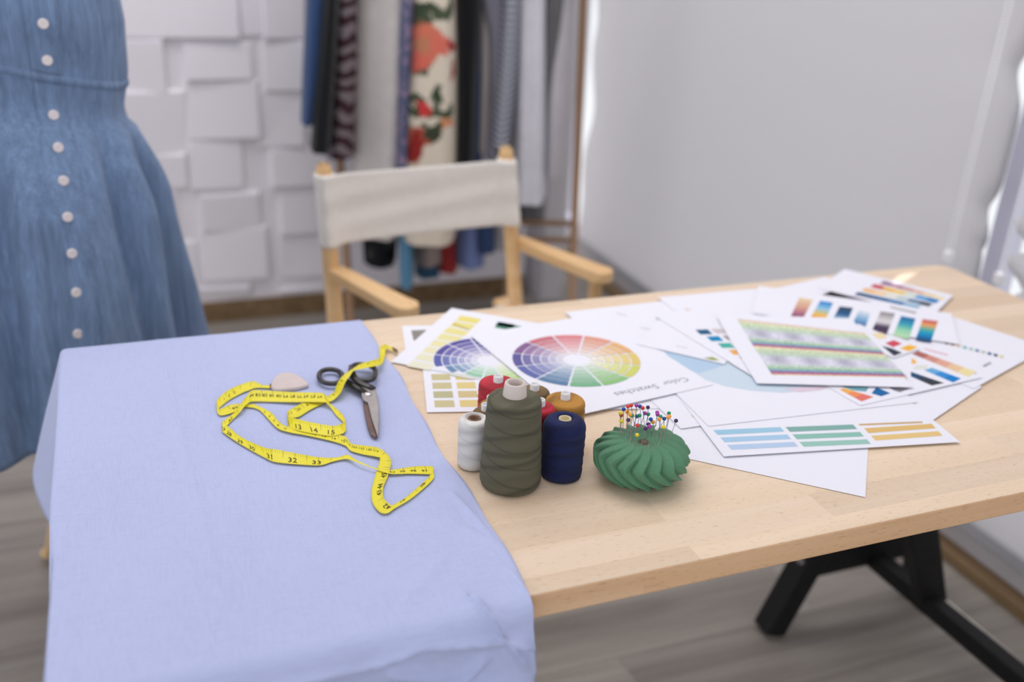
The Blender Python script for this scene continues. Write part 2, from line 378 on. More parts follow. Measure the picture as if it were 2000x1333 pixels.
# ================================================================== BLUE CLOTH
XC = .2885                                   # its straight right edge
def cloth_pt(s, t):
    """s: metres along the table (x of the flat cloth), t: metres across (y of the flat cloth)"""
    a = max(0, XL-s); c = max(0, YN-t);  far = max(0, t-(YF-.002))
    x, y, z = max(s, XL), min(max(t, YN), YF-.002), TT+.0022
    R = .006 if a > 0 else .016
    if a > 0 or c > 0:
        d = math.hypot(a, c); ux, uy = -a/d, -c/d
        if d < R*PI/2: th = d/R; o, dn = R*math.sin(th), R*(1-math.cos(th))
        else: o, dn = R, R+(d-R*PI/2)
        fl = .30*sm(1.0, 1.27, t) if a > 0 else 0
        if fl and a > 0: o += fl*a; dn *= math.sqrt(max(.1, 1-fl*fl))
        x += ux*o; y += uy*o; z -= dn
        if c > 0:                            # loose waves of the front drop
            k = sm(.01, .12, c); y -= k*(.008+.006*math.sin(s*23+1)+.004*math.sin(s*51))
            y -= .008*k*(1+math.sin(s*31+c*9))*.5
            y += .25*min(.06, max(0, dn-.030))
        if a > 0: x += .012*sm(.95, .55, t); x -= .003*sm(.01, .1, a)*math.sin(t*17); y += fl*.6*a
    if far > 0: z -= far*.9; y += min(far, .006)
    return np.array([x, y, z])
creases = []                                 # (pixel a, pixel b, height, width) folds near the front edge
def crease(a, b2, h, wd): creases.append((np.array(a, float), np.array(b2, float), h, wd))
# folds given in flat cloth coordinates
crease((.232, .640), (.262, .592), .0045, .006); crease((.262, .592), (.2885, .578), .0045, .006)
crease((.262, .592), (.2885, .552), .005, .007); crease((.262, .592), (.185, .603), .0040, .006); crease((.185, .603), (.13, .596), .0040, .006)
crease((.282, .66), (.2885, .615), .004, .005); crease((.13, .596), (.06, .600), .0035, .007); crease((.06, .600), (.0, .585), .003, .007)
crease((.24, .575), (.21, .54), .004, .006); crease((.10, .585), (.08, .54), .004, .007); crease((.03, .59), (.035, .545), .004, .007); crease((.16, .58), (.2885, .53), .004, .007)
crease((.010, 1.27), (.035, .70), .0007, .0030); crease((.255, .75), (.287, .70), .0010, .006); crease((.02, .565), (.01, .47), .006, .01)
crease((.17, .64), (.235, .70), .0012, .006); crease((.09, .56), (.14, .45), .006, .012); crease((.27, .80), (.284, .70), .0016, .004)
def crease_h(s, t):
    p = np.array([s, t]); h = 0
    for a, b2, hh, wd in creases:
        ab = b2-a; k = min(1, max(0, (p-a)@ab/(ab@ab))); d = np.linalg.norm(p-a-ab*k)
        if d < 5*wd: h = max(h, hh*2.6*(math.exp(-d/(.75*wd))-.0013)*(.4+.6*math.sin(PI*(.15+.7*k))))
    return h
S = np.concatenate([np.linspace(XL-.20, XL-.03, 16), np.linspace(XL-.027, XL+.004, 10), np.linspace(XL+.01, XC, 170)])
T = np.concatenate([np.linspace(.30, YN-.024, 120), np.linspace(YN-.022, YN+.004, 10), np.linspace(YN+.01, YF-.01, 130), np.linspace(YF-.004, YF+.03, 6)])
P = []; eps = 1e-3
for t in T:
    row = []
    for s in S:
        edge = .0025*math.sin(t*19)+.0018*math.sin(t*47+1) if s > XC-.001 else .0025*math.sin(t*19)*sm(.0, 1, (s-.2)/(XC-.2))
        ov = -.05*sm(.95, .75, t)*0 if s < XL else 0
        p = cloth_pt(s+edge, t)
        h = crease_h(s, t)*(.35+.65*sm(XC, XC-.014, s))+.0006*(math.sin(s*37+t*13)*math.sin(t*29-s*11)+1)*.5
        if h > 0:
            n = np.cross(cloth_pt(s+edge+eps, t)-p, cloth_pt(s+edge, t+eps)-p); n /= np.linalg.norm(n)+1e-12; p = p+n*h
        row.append(p)
    P.append(row)
M_blue = fabric('periwinkle_cotton', (189, 197, 233), .02, 5, 700, wr=.0010, wrs=26, melange=.04)
b = MB(); b.grid(P, flip=True); cl = b.build('blue_cloth', M_blue, loc=(.09, .95, TT), smooth=True, solid=.0007, solid_off=-1)
tag(cl, 'periwinkle blue cotton cloth draped over the left end of the work table', 'fabric')
CT = TT+.0035                                # top of the cloth

# ================================================================== TAPE MEASURE
W = .0185
tp = [(530,759,530,753,1),(502,758,512,752,1),(486,763,494,745,1),(469,770,466,753,1),(446,783,443,764,1),(431,795,428,777,1),(424,804,423,786,1),(432,812,429,799,1),
 (456,806,446,792,1),(472,797,466,789,1),(487,796,486,790,1),(506,801,499,791,1),(524,819,529,806,1),(542,837,545,824,1),(565,845,562,834,1),(598,851,600,839,1),
 (647,862,647,848,1),(674,871,674,853,1),(685,881,687,867,1),(708,888,713,871,1),(736,893,741,876,2),(742,898,763,898,2),(733,929,758,929,1),(726,958,749,952,1),
 (728,983,749,972,1),(742,1001,759,984,1),(757,1003,766,987,1),(772,993,781,979,1),(805,973,800,966,1),(843,940,838,931,1),(847,928,846,913,1),(836,927,829,911,1),
 (800,926,805,912,1),(762,926,762,918,2),(736,918,731,914,3),(711,909,709,905,4),(696,903,694,898,4),(676,897,679,889,2),(651,902,657,894,1),(628,909,628,894,1),
 (600,909,600,890,1),(543,904,543,879,1),(520,896,514,874,1),(471,869,471,854,1),(441,849,445,833,1),(434,841,434,826,1),(443,832,438,821,1),(457,818,457,807,1),
 (470,804,468,796,4),(478,794,474,784,5),(484,789,482,774,4),(492,785,492,763,2),(515,785,515,763,1),(565,786,565,766,2),(629,786,628,768,5),(638,789,635,776,5),
 (646,797,644,788,2),(657,812,660,801,1),(671,826,670,812,1),(676,838,674,822,1),(670,847,665,829,2),(647,852,648,832,2),(614,848,607,825,2),(584,842,581,819,2),
 (565,835,564,814,1),(564,820,562,804,1),(585,814,571,798,1),(606,801,592,787,1),(634,788,622,778,1),(651,782,638,774,3),(665,768,652,766,8),(672,753,658,751,13),
 (677,743,666,738,16),(683,736,677,728,16),(691,725,688,721,16),(707,721,702,712,16),(726,717,720,706,15),(745,712,739,700,8),(751,698,741,690,4),(753,684,742,679,4),
 (757,681,751,673,3),(762,683,758,675,1),(769,686,768,681,1)]
LU = []
for lx, ly, ux, uy, h in tp:
    l = Z(lx, ly, CT+.0004+h*.001); d = ray(ux, uy); d = d/np.linalg.norm(d); q = CAM-l
    B2 = d@q; disc = B2*B2-(q@q-W*W)
    s_ = -B2+(math.sqrt(disc) if disc > 0 else 0); u = CAM+d*s_
    if u[2] < CT+.0008: u = Z(ux, uy, CT+.0008+h*.001)
    LU.append(np.concatenate([l, u]))
RB, RI = crom(LU, 8)
def tape_mat():
    m, nt, bs = nodes('yellow_tape_vinyl'); L = nt.links
    bs.inputs['Roughness'].default_value = .38; bs.inputs['Specular IOR Level'].default_value = .4
    uv = N(nt, 'ShaderNodeUVMap'); sp = N(nt, 'ShaderNodeSeparateXYZ'); L.new(uv.outputs[0], sp.inputs[0])
    def math_(op, a, bb=None, c=None):
        n = N(nt, 'ShaderNodeMath', operation=op)
        for k, v in enumerate((a, bb, c)):
            if v is None: continue
            if isinstance(v, (int, float)): n.inputs[k].default_value = v
            else: L.new(v, n.inputs[k])
        return n.outputs[0]
    u, v = sp.outputs[0], sp.outputs[1]
    fine = math_('LESS_THAN', math_('FRACT', math_('MULTIPLY', u, 400.)), .18)          # short ticks
    fine = math_('MULTIPLY', fine, math_('GREATER_THAN', v, .74))
    cm = math_('LESS_THAN', math_('FRACT', math_('MULTIPLY', u, 78.74)), .055)          # half inch lines
    cm = math_('MULTIPLY', cm, math_('GREATER_THAN', v, .45))
    low = math_('MULTIPLY', math_('LESS_THAN', math_('FRACT', math_('MULTIPLY', u, 400.)), .16), math_('LESS_THAN', v, .12))
    f = math_('MULTIPLY', math_('MINIMUM', math_('ADD', math_('ADD', fine, cm), low), 1.0), .62)
    mx = N(nt, 'ShaderNodeMix', data_type='RGBA'); mx.inputs[6].default_value = col4((236, 222, 38)); mx.inputs[7].default_value = col4((96, 84, 20))
    L.new(f, mx.inputs[0]); L.new(mx.outputs[2], bs.inputs['Base Color']); return m
M_tape = tape_mat(); M_num = mat('tape_ink', (44, 40, 22), .5)
mid = (RB[:, :3]+RB[:, 3:])/2; arc = np.concatenate([[0], np.cumsum(np.linalg.norm(np.diff(mid, axis=0), axis=1))])
tt_ = thing('measuring_tape', 'yellow measuring tape curled in loops across the blue cloth', 'measuring tape', (*Z(600, 850, CT)[:2], CT))
b = MB(); ws = (0, .25, .5, .75, 1)
b.grid([[r[:3]+(r[3:]-r[:3])*w_ for w_ in ws] for r in RB], 0, uv=[[(a, w_) for w_ in ws] for a in arc])
def ribbon_at(a, w_):
    i = min(len(arc)-2, max(0, np.searchsorted(arc, a)-1)); k = (a-arc[i])/(arc[i+1]-arc[i]+1e-12)
    r = RB[i]+(RB[i+1]-RB[i])*k; p = r[:3]+(r[3:]-r[:3])*w_
    n = np.cross(RB[i+1][:3]-RB[i][:3], r[3:]-r[:3]); n /= np.linalg.norm(n)+1e-12
    if n@(CAM-p) < 0: n = -n
    return p+n*.00035
def tape_num(i, s, dr=-1, up=1, size=.0105, w0=.14):
    """number printed at control-point index i; dr: reading direction along the path; up: towards the upper edge"""
    a0 = np.interp(i, RI, arc); vs, fs = text2d(s)
    b.add([ribbon_at(a0+dr*x*size, (w0+y*size/W) if up > 0 else 1-(w0+y*size/W)) for x, y in vs], fs, 1)
for i, s in ((41.65, '31'), (40.5, '32'), (39.4, '33'), (42.55, '30'), (43.05, '29'), (43.75, '28'), (44.6, '27'), (46.6, '26'), (63.05, '13'), (61.98, '14'), (61.05, '15'), (64.2, '12')): tape_num(i, s)
for i, s in ((22.0, '45'), (22.85, '44'), (23.4, '43'), (25.2, '42'), (27.4, '41'), (28.6, '40')): tape_num(i, s, -1, -1)
def tape_run(i0, i1, nums, dr, up, size, w0):
    a0, a1 = np.interp(i0, RI, arc), np.interp(i1, RI, arc)
    for k, n in enumerate(nums): tape_num(np.interp(a0+(a1-a0)*k/(len(nums)-1), arc, RI), str(n), dr, up, size, w0)
tape_run(50.9, 53.9, range(84, 73, -1), 1, -1, .0066, .32)
tape_run(17.1, 19.8, range(124, 118, -1), 1, -1, .0050, .30)
tape_num(8.4, '95', 1, 1, .0085, .25); tape_run(3.4, 4.4, (3, 2, 1), 1, 1, .007, .3); tape_run(11.6, 13.7, (5, 6, 7, 8, 9), 1, 1, .0066, .3); tape_run(15.3, 16.8, (12, 13, 14, 15), 1, 1, .0066, .3)
tape_run(31.15, 32.9, (97, 96, 95, 94), -1, 1, .0066, .28); tape_run(65.4, 67.7, (11, 10, 9, 8), -1, -1, .0066, .28); tape_run(69.6, 71.6, (6, 5), -1, -1, .007, .28); tape_run(75.8, 77, (3, 2), -1, -1, .006, .28)
b.build('tape_band', [M_tape, M_num], tt_, smooth=True, solid=0)
M_brass = mat('worn_brass', (122, 100, 62), .4, .1, 80, metal=.6)
for k in (0, len(RB)-1):
    r = RB[k]; d = (mid[0]-mid[3]) if k == 0 else (mid[-1]-mid[-4]); d = d/np.linalg.norm(d)
    b = MB(); a_, c_ = r[:3], r[3:]
    c_ = a_+(c_-a_)/max(1e-6, np.linalg.norm(c_-a_))*max(.010, np.linalg.norm(c_-a_))
    q = [a_-d*.002, a_+d*.010, c_+d*.010, c_-d*.002]; b.add([p+np.array([0, 0, .0002]) for p in q], [(0, 1, 2, 3)])
    b.build('end_tip', M_brass, tt_, solid=.0012, solid_off=0)

# ================================================================== CHALK
ch = [(530,746),(536,736),(545,729),(556,726.5),(568,727),(580,731),(590,737),(600,745),(603,749),(600,752),(580,757),(548,761),(536,760),(529,755)]
b = MB(); b.prism([Z(*p, CT+.004) for p in ch], CT-.0005, CT+.0040, inset=.06, dz=.0015)
o = b.build('tailors_chalk', mat('beige_chalk', (214, 200, 196), .9, .03, 60), loc=Z(566, 745, CT), bevel=.0008)
tag(o, 'pale beige piece of tailor\'s chalk at the end of the measuring tape', 'chalk')

# ================================================================== SCISSORS
M_hand = mat('dark_worn_handle', (36, 32, 31), .28, .45, 110, spec=.8)
sx = thing('scissors', 'old tailor\'s scissors with dark loop handles lying on the blue cloth', 'scissors', Z(712, 770, CT))
def px6(x, y): return 600+x/6.35, 660+y/6.35
def loop(cx, cy, rx, ry, tilt, h, sq=2.0):
    pts = []
    for a in np.linspace(0, 2*PI, 40, endpoint=False):
        c, s = math.cos(a), math.sin(a); c = math.copysign(abs(c)**(2/sq), c); s = math.copysign(abs(s)**(2/sq), s)
        x, y = rx*c, ry*s; x, y = x*math.cos(tilt)-y*math.sin(tilt), x*math.sin(tilt)+y*math.cos(tilt)
        pts.append(Z(*px6(cx+x, cy+y), CT+h))
    return pts
b = MB(); b.tube(loop(292, 482, 146, 88, .06, .0055, 2.2), .0032, 10, True)
b.tube([Z(*px6(*p), CT+h) for p, h in (((400, 430), .0055), ((490, 540), .006), ((560, 590), .006), ((640, 640), .0065), ((720, 690), .0065))], [.0032, .0040, .0048, .0052, .005], 10, flat=.6)
b.build('handle', M_hand, sx, smooth=True)
b = MB(); b.tube(loop(690, 432, 158, 98, .12, .0085, 2.6), .0032, 10, True)
b.tube([Z(*px6(*p), CT+h) for p, h in (((545, 350), .0085), ((560, 440), .009), ((600, 520), .009), ((680, 575), .0088), ((770, 610), .0085), ((820, 640), .008))], [.0034, .0040, .0046, .005, .005, .0045], 10, flat=.6)
b.build('handle', M_hand, sx, smooth=True)
b = MB(); b.prism([Z(*px6(*p), CT+.004) for p in ((670, 640), (690, 790), (715, 960), (750, 1110), (785, 1195), (845, 1232), (872, 1222), (850, 1000), (800, 800), (780, 660))], CT+.0008, CT+.0042)
b.build('lower_blade', mat('rusty_steel', (120, 98, 92), .5, .2, 80, metal=.5), sx, bevel=.0006)['label'] = 'brown worn lower blade'
b = MB(); b.prism([Z(*px6(*p), CT+.007) for p in ((668, 622), (678, 740), (700, 772), (748, 800), (770, 880), (800, 1010), (866, 1205), (884, 1190), (893, 1000), (888, 850), (868, 720), (850, 630), (800, 603), (700, 600))], CT+.0045, CT+.0082)
b.build('upper_blade', M_steel, sx, bevel=.0009)['label'] = 'bright steel upper blade'
b = MB(); c = Z(*px6(755, 705), CT+.008); b.lathe(c, [(.0052, 0), (.0052, .0012), (.0035, .0022), (.0003, .0024)], 20); b.build('pivot_screw', mat('bright_steel', (214, 212, 210), .22, metal=.9), sx, smooth=True)

# ================================================================== THREAD SPOOLS
def thread_mat(name, c, sheen=.3):
    m, nt, bs = nodes(name); L = nt.links
    bs.inputs['Roughness'].default_value = .72; bs.inputs['Specular IOR Level'].default_value = .2; bs.inputs['Sheen Weight'].default_value = sheen*.2
    tc = N(nt, 'ShaderNodeTexCoord')
    def bands(sc_, tilt, dist):
        mp = N(nt, 'ShaderNodeMapping'); mp.inputs['Rotation'].default_value = (tilt, tilt*.6, 0); L.new(tc.outputs['Object'], mp.inputs[0])
        wv = N(nt, 'ShaderNodeTexWave', bands_direction='Z', i_Scale=sc_, i_Distortion=dist, i_Detail=2.0); L.new(mp.outputs[0], wv.inputs['Vector']); return wv.outputs['Fac']
    f, big = bands(420, .05, 1.0), bands(22, .28, 3.0)
    mr = N(nt, 'ShaderNodeMapRange'); mr.inputs['To Min'].default_value = .93; mr.inputs['To Max'].default_value = 1.05; L.new(big, mr.inputs['Value'])
    mr2 = N(nt, 'ShaderNodeMapRange'); mr2.inputs['To Min'].default_value = .95; mr2.inputs['To Max'].default_value = 1.03; L.new(f, mr2.inputs['Value'])
    mu = N(nt, 'ShaderNodeMath', operation='MULTIPLY'); L.new(mr.outputs[0], mu.inputs[0]); L.new(mr2.outputs[0], mu.inputs[1])
    for sc_, ti, lo in ((11, .34, .1), (17, -.22, .07), (7, .12, .05)):        # single crossing threads
        ln = N(nt, 'ShaderNodeMapRange'); ln.inputs['From Max'].default_value = lo; ln.inputs['To Min'].default_value = .74 if c[1] < 200 else .9; L.new(bands(sc_, ti, 2.2), ln.inputs['Value'])
        m3 = N(nt, 'ShaderNodeMath', operation='MULTIPLY'); L.new(mu.outputs[0], m3.inputs[0]); L.new(ln.outputs[0], m3.inputs[1]); mu = m3
    mx = N(nt, 'ShaderNodeMix', data_type='RGBA', blend_type='MULTIPLY'); mx.inputs[0].default_value = 1; mx.inputs[6].default_value = col4(c); L.new(mu.outputs[0], mx.inputs[7]); L.new(mx.outputs[2], bs.inputs['Base Color'])
    ad = N(nt, 'ShaderNodeMath', operation='MULTIPLY_ADD'); ad.inputs[1].default_value = 1.6; L.new(big, ad.inputs[0]); L.new(f, ad.inputs[2])
    bp = N(nt, 'ShaderNodeBump', i_Strength=.8, i_Distance=.0004); L.new(ad.outputs[0], bp.inputs['Height']); L.new(bp.outputs[0], bs.inputs['Normal'])
    return m
GRP = 'thread spools clustered on the work table'
def spool(name, label, base, r0, r1, h, c, core, top_r=.006, shoulder=.006, plug=True, hole=False):
    t = thing(name, label, 'thread spool', base, GRP)
    b = MB(); rr = min(r0, r1)
    pr = [(r0*.86, 0.0008), (r0*.97, .002), (r0, .006)]
    for k in range(1, 14):                       # gently uneven winding
        q = k/14; pr.append((r0+(r1-r0)*q+.00035*math.sin(k*2.3), .006+(h-shoulder-.006)*q))
    for a in np.linspace(0, PI/2, 6): pr.append((r1-shoulder*.7+shoulder*.7*math.cos(a), h-shoulder+shoulder*math.sin(a)))
    pr += [(top_r*1.5, h+.0012), (top_r, h+(.0008 if plug else -.004))]
    b.lathe(base, pr, 64); b.build('thread', thread_mat(name+'_thread', c), t, smooth=True)
    b = MB()
    if plug: b.lathe(base, [(top_r, 0), (top_r*1.0, h+.0075), (top_r*.86, h+.0085), (top_r*.72, h+.0078), (top_r*.7, h+.006), (.0002, h+.006)], 28)
    elif hole: b.lathe(base, [(r0*.5, .0003), (top_r, .001), (top_r*1.12, h+.0004), (top_r*.95, h+.0008), (top_r*.8, h), (top_r*.75, h-.02), (.0002, h-.02)], 28)
    b.build('core', core, t, smooth=True)
    return t
B0 = Z(996, 943, TT+.0003)
olive = thing('thread_cone', 'tall olive green thread cone standing in front of the other spools', 'thread cone', B0, GRP)
b = MB(); pr = [(.0275, .0006), (.0308, .0025), (.0322, .007)]
for k in range(1, 22):
    q = k/22; pr.append((.0322+(.0277-.0322)*q**1.15+.0003*math.sin(k*2.1), .007+(.0945-.007)*q))
for a in np.linspace(0, PI/2, 8): pr.append((.0277-.0048+.0048*math.cos(a), .0960+.0048*math.sin(a)))
pr += [(.016, .1022), (.0125, .1036)]
b.lathe(B0, pr, 96); b.build('thread', thread_mat('olive_thread', (103, 100, 81)), olive, smooth=True)
b = MB(); b.lathe(B0, [(.026, .0004), (.012, .0005), (.0124, .1030), (.0108, .1165), (.0103, .1175), (.0090, .1178), (.0076, .1172), (.0072, .112), (.0072, .085), (.0003, .085)], 48)
b.build('cardboard_core', mat('pale_card', (216, 204, 196), .7), olive, smooth=True)
M_card = mat('brown_card', (140, 112, 92), .8); M_cream = mat('cream_card', (222, 206, 168), .8)
def top_at(px, py, h): p = Z(px, py, TT+h); return np.array([p[0], p[1], TT+.0003])
spool('navy_spool', 'navy blue thread spool with a pale hole in its top, right of the olive cone', Z(1095, 928), .0222, .0228, .0685, (24, 34, 82), M_cream, .006, .011, False, True)
spool('white_spool', 'small white thread spool with a brown hollow core, left of the olive cone', np.array([.3105, .852, TT+.0003]), .0168, .0168, .0575, (238, 236, 232), M_card, .0062, .006, False, True)
spool('red_spool', 'large red thread spool with a white plug, farthest back of the cluster', top_at(973, 747, .048), .0228, .0228, .048, (196, 52, 66), M_white_plastic, .0057)
spool('mustard_spool', 'large mustard yellow thread spool behind the navy spool', top_at(1104, 781, .060), .0226, .0226, .060, (192, 138, 62), M_white_plastic, .0053)
spool('brown_spool', 'olive brown thread spool mostly hidden behind the top of the olive cone', top_at(1044, 763, .050), .0182, .0182, .050, (132, 108, 72), M_white_plastic, .0053)
spool('red_spool', 'smaller red thread spool squeezed between the olive cone and the mustard spool', top_at(1056, 794, .064), .0165, .0165, .064, (206, 52, 70), M_white_plastic, .0048)
b7 = spool('brown_spool', 'small brown thread spool peeking over the white spool, its thread end frayed', top_at(948, 803, .050), .0145, .0145, .050, (122, 98, 66), M_white_plastic, .0048)
b = MB(); base = np.array(b7['_o'])+np.array([-.0125, .001, .046])
for k in range(22):
    d = np.array([-1+rng.rand()*.9, rng.rand()-.5, rng.rand()*1.1-.55])*.0085; m_ = base+d*.5+np.array([0, 0, rng.rand()*.004]); b.tube([base, m_, base+d], .00018, 4)
b.build('frayed_thread_end', mat('straw_thread', (206, 190, 140), .8), b7)
spool('mustard_spool', 'small mustard thread spool nearly hidden between the red and brown spools', top_at(958, 787, .042), .0125, .0125, .042, (188, 132, 66), M_white_plastic, .0045)

# ================================================================== PINCUSHION
CC = np.array([*Z(1254, 888, TT+.027)[:2], TT]); NP = 18; R0 = .0505
PLEAT = np.random.RandomState(3).uniform(.62, 1.25, NP)
def saw(x, k=.82):
    x = x-math.floor(x); return (x/k) if x < k else (1-x)/(1-k)
def cushion_pt(th, v):
    """v 0 at the centre top, 1 at the underside centre"""
    ph = v*PI
    # base puff
    if v < .5: q = v/.5; r = R0*math.sin(q*PI/2)**.82; z = .0465-.0195*(1-math.cos(q*PI/2))**1.25*1.0-.006*math.exp(-(r/.012)**2)
    else: q = (v-.5)/.5; r = R0*math.cos(q*PI/2)**.62; z = .027-.027*math.sin(q*PI/2)**.9
    tw = .75*sm(.10, .46, v)-1.75*sm(.42, .78, v)      # chevron: pleats lean one way on top, the other below
    f = saw(NP*th/(2*PI)+tw)
    f = f**.8; PJ = PLEAT[int(math.floor(NP*th/(2*PI)+tw)) % NP]
    amp = .0084*sm(.04, .42, v)*(1-.55*sm(.85, 1, v))
    dn = amp*PJ*(f-.75)
    # secondary small fold within each pleat on the side
    dn += .0005*sm(.3, .5, v)*math.sin(2*PI*(NP*th/(2*PI)+tw*1.5)*2)
    nr, nz = math.sin(ph)**.6, math.cos(ph)
    lop = 1+.02*math.sin(th*2+1)+.015*math.sin(th*3)
    return np.array([CC[0]+(r*lop+dn*nr)*math.cos(th), CC[1]+(r*lop+dn*nr)*math.sin(th), max(TT+.0004, TT+z+dn*.75*nz)])
pc = thing('pincushion', 'round green pleated pincushion stuck with coloured pins', 'pincushion', CC)
b = MB(); TH_ = np.linspace(0, 2*PI, 18*22, endpoint=False)
b.grid([[cushion_pt(t, v) for t in TH_] for v in np.linspace(.015, .985, 64)], closed_v=True)
b.build('cushion', fabric('green_cotton', (92, 140, 108), .05, 30, 2200, melange=.10), pc, smooth=True)
b = MB(); c = CC+np.array([0, 0, .0395])
b.lathe(c, [(.0003, -.001), (.0060, 0), (.0068, .0012), (.0062, .0026), (.0045, .0026), (.0035, .0014), (.0003, .0012)], 28)
b.build('center_button', mat('dark_horn', (92, 84, 62), .35), pc, smooth=True)
# pins: head and foot pixels read off the photograph in a 6.346x crop
pins = [(455,298,450,600,'yellow'),(465,328,462,520,'red'),(495,253,485,540,'blue'),(550,217,522,610,'red'),(588,205,640,520,'red'),(540,283,545,560,'orange'),
 (577,318,575,640,'orange'),(600,330,578,600,'green'),(550,386,582,600,'dark purple'),(470,400,446,604,'yellow'),(655,207,628,545,'magenta'),(697,217,716,480,'blue'),
 (732,237,760,520,'red'),(796,229,795,440,'dark purple'),(658,341,600,520,'blue'),(693,330,640,560,'green'),(760,302,680,520,'magenta'),(800,314,752,520,'green'),
 (667,453,572,650,'red'),(663,573,612,704,'yellow'),(832,377,815,560,'blue'),(860,412,880,560,'orange'),(802,440,770,560,'dark purple'),(818,468,808,704,'magenta'),
 (768,492,720,682,'dark purple'),(902,491,886,676,'white'),(912,293,890,500,'magenta'),(916,318,868,560,'magenta'),(952,345,950,620,'green'),(937,378,940,640,'orange'),
 (998,370,988,600,'blue'),(1057,303,1030,420,'green'),(1048,354,985,655,'orange'),(1062,342,1010,600,'orange'),(987,473,930,684,'yellow'),(1145,395,1070,612,'dark purple')]
PC = {'yellow': (236, 216, 40), 'red': (222, 66, 58), 'blue': (24, 80, 172), 'orange': (250, 168, 64), 'green': (22, 156, 96), 'dark purple': (76, 38, 98), 'magenta': (176, 56, 168), 'white': (240, 240, 238)}
M_pin = mat('pin_steel', (150, 146, 140), .3, metal=.8)
words = ['first', 'second', 'third', 'fourth', 'fifth', 'sixth', 'seventh', 'eighth']
for k, (hx, hy, fx, fy, cn) in enumerate(pins):
    same = sorted([p for p in pins if p[4] == cn]); i = same.index(pins[k])
    if len(same) == 1: lab = 'only white ball-headed pin in the green pincushion'
    elif i == 0: lab = 'leftmost %s ball-headed pin in the green pincushion' % cn
    elif i == len(same)-1: lab = 'rightmost %s ball-headed pin in the green pincushion' % cn
    else: lab = '%s %s ball-headed pin from the left in the green pincushion' % (words[i], cn)
    P0 = (1140+fx/6.346, 760+fy/6.346); P1 = (1140+hx/6.346, 760+hy/6.346)
    foot = Z(*P0, TT+.0455)
    rr = math.hypot(foot[0]-CC[0], foot[1]-CC[1])
    hz = .0465-.0195*(1-math.cos(math.asin(min(1, (rr/R0)**1.2))))**1.25
    foot = Z(*P0, TT+hz)
    if math.hypot(foot[0]-CC[0], foot[1]-CC[1]) > .043:
        d = foot[:2]-CC[:2]; foot[:2] = CC[:2]+d/np.linalg.norm(d)*.043; foot[2] = TT+.036
    dd = ray(*P1); dd = dd/np.linalg.norm(dd)
    # head: on its sight line, straight above the foot's depth
    s_ = ((foot-CAM)@AX[2])/(dd@AX[2]); head = CAM+dd*s_; head += dd*.004
    ax_ = (head-foot)/np.linalg.norm(head-foot)
    t = thing('dressmaking_pin', lab, 'pin', foot, 'pins in the pincushion')
    b = MB(); b.tube([foot-ax_*.006, head], .00033, 6); b.build('shaft', M_pin, t, smooth=True)
    b = MB(); b.lathe(head, [(.0022*math.sin(a)+.00005, -.0022*math.cos(a)) for a in np.linspace(0, PI, 10)], 16)
    b.build('head', mat('pin_'+cn.replace(' ', '_'), PC[cn], .22, spec=.5), t, smooth=True)

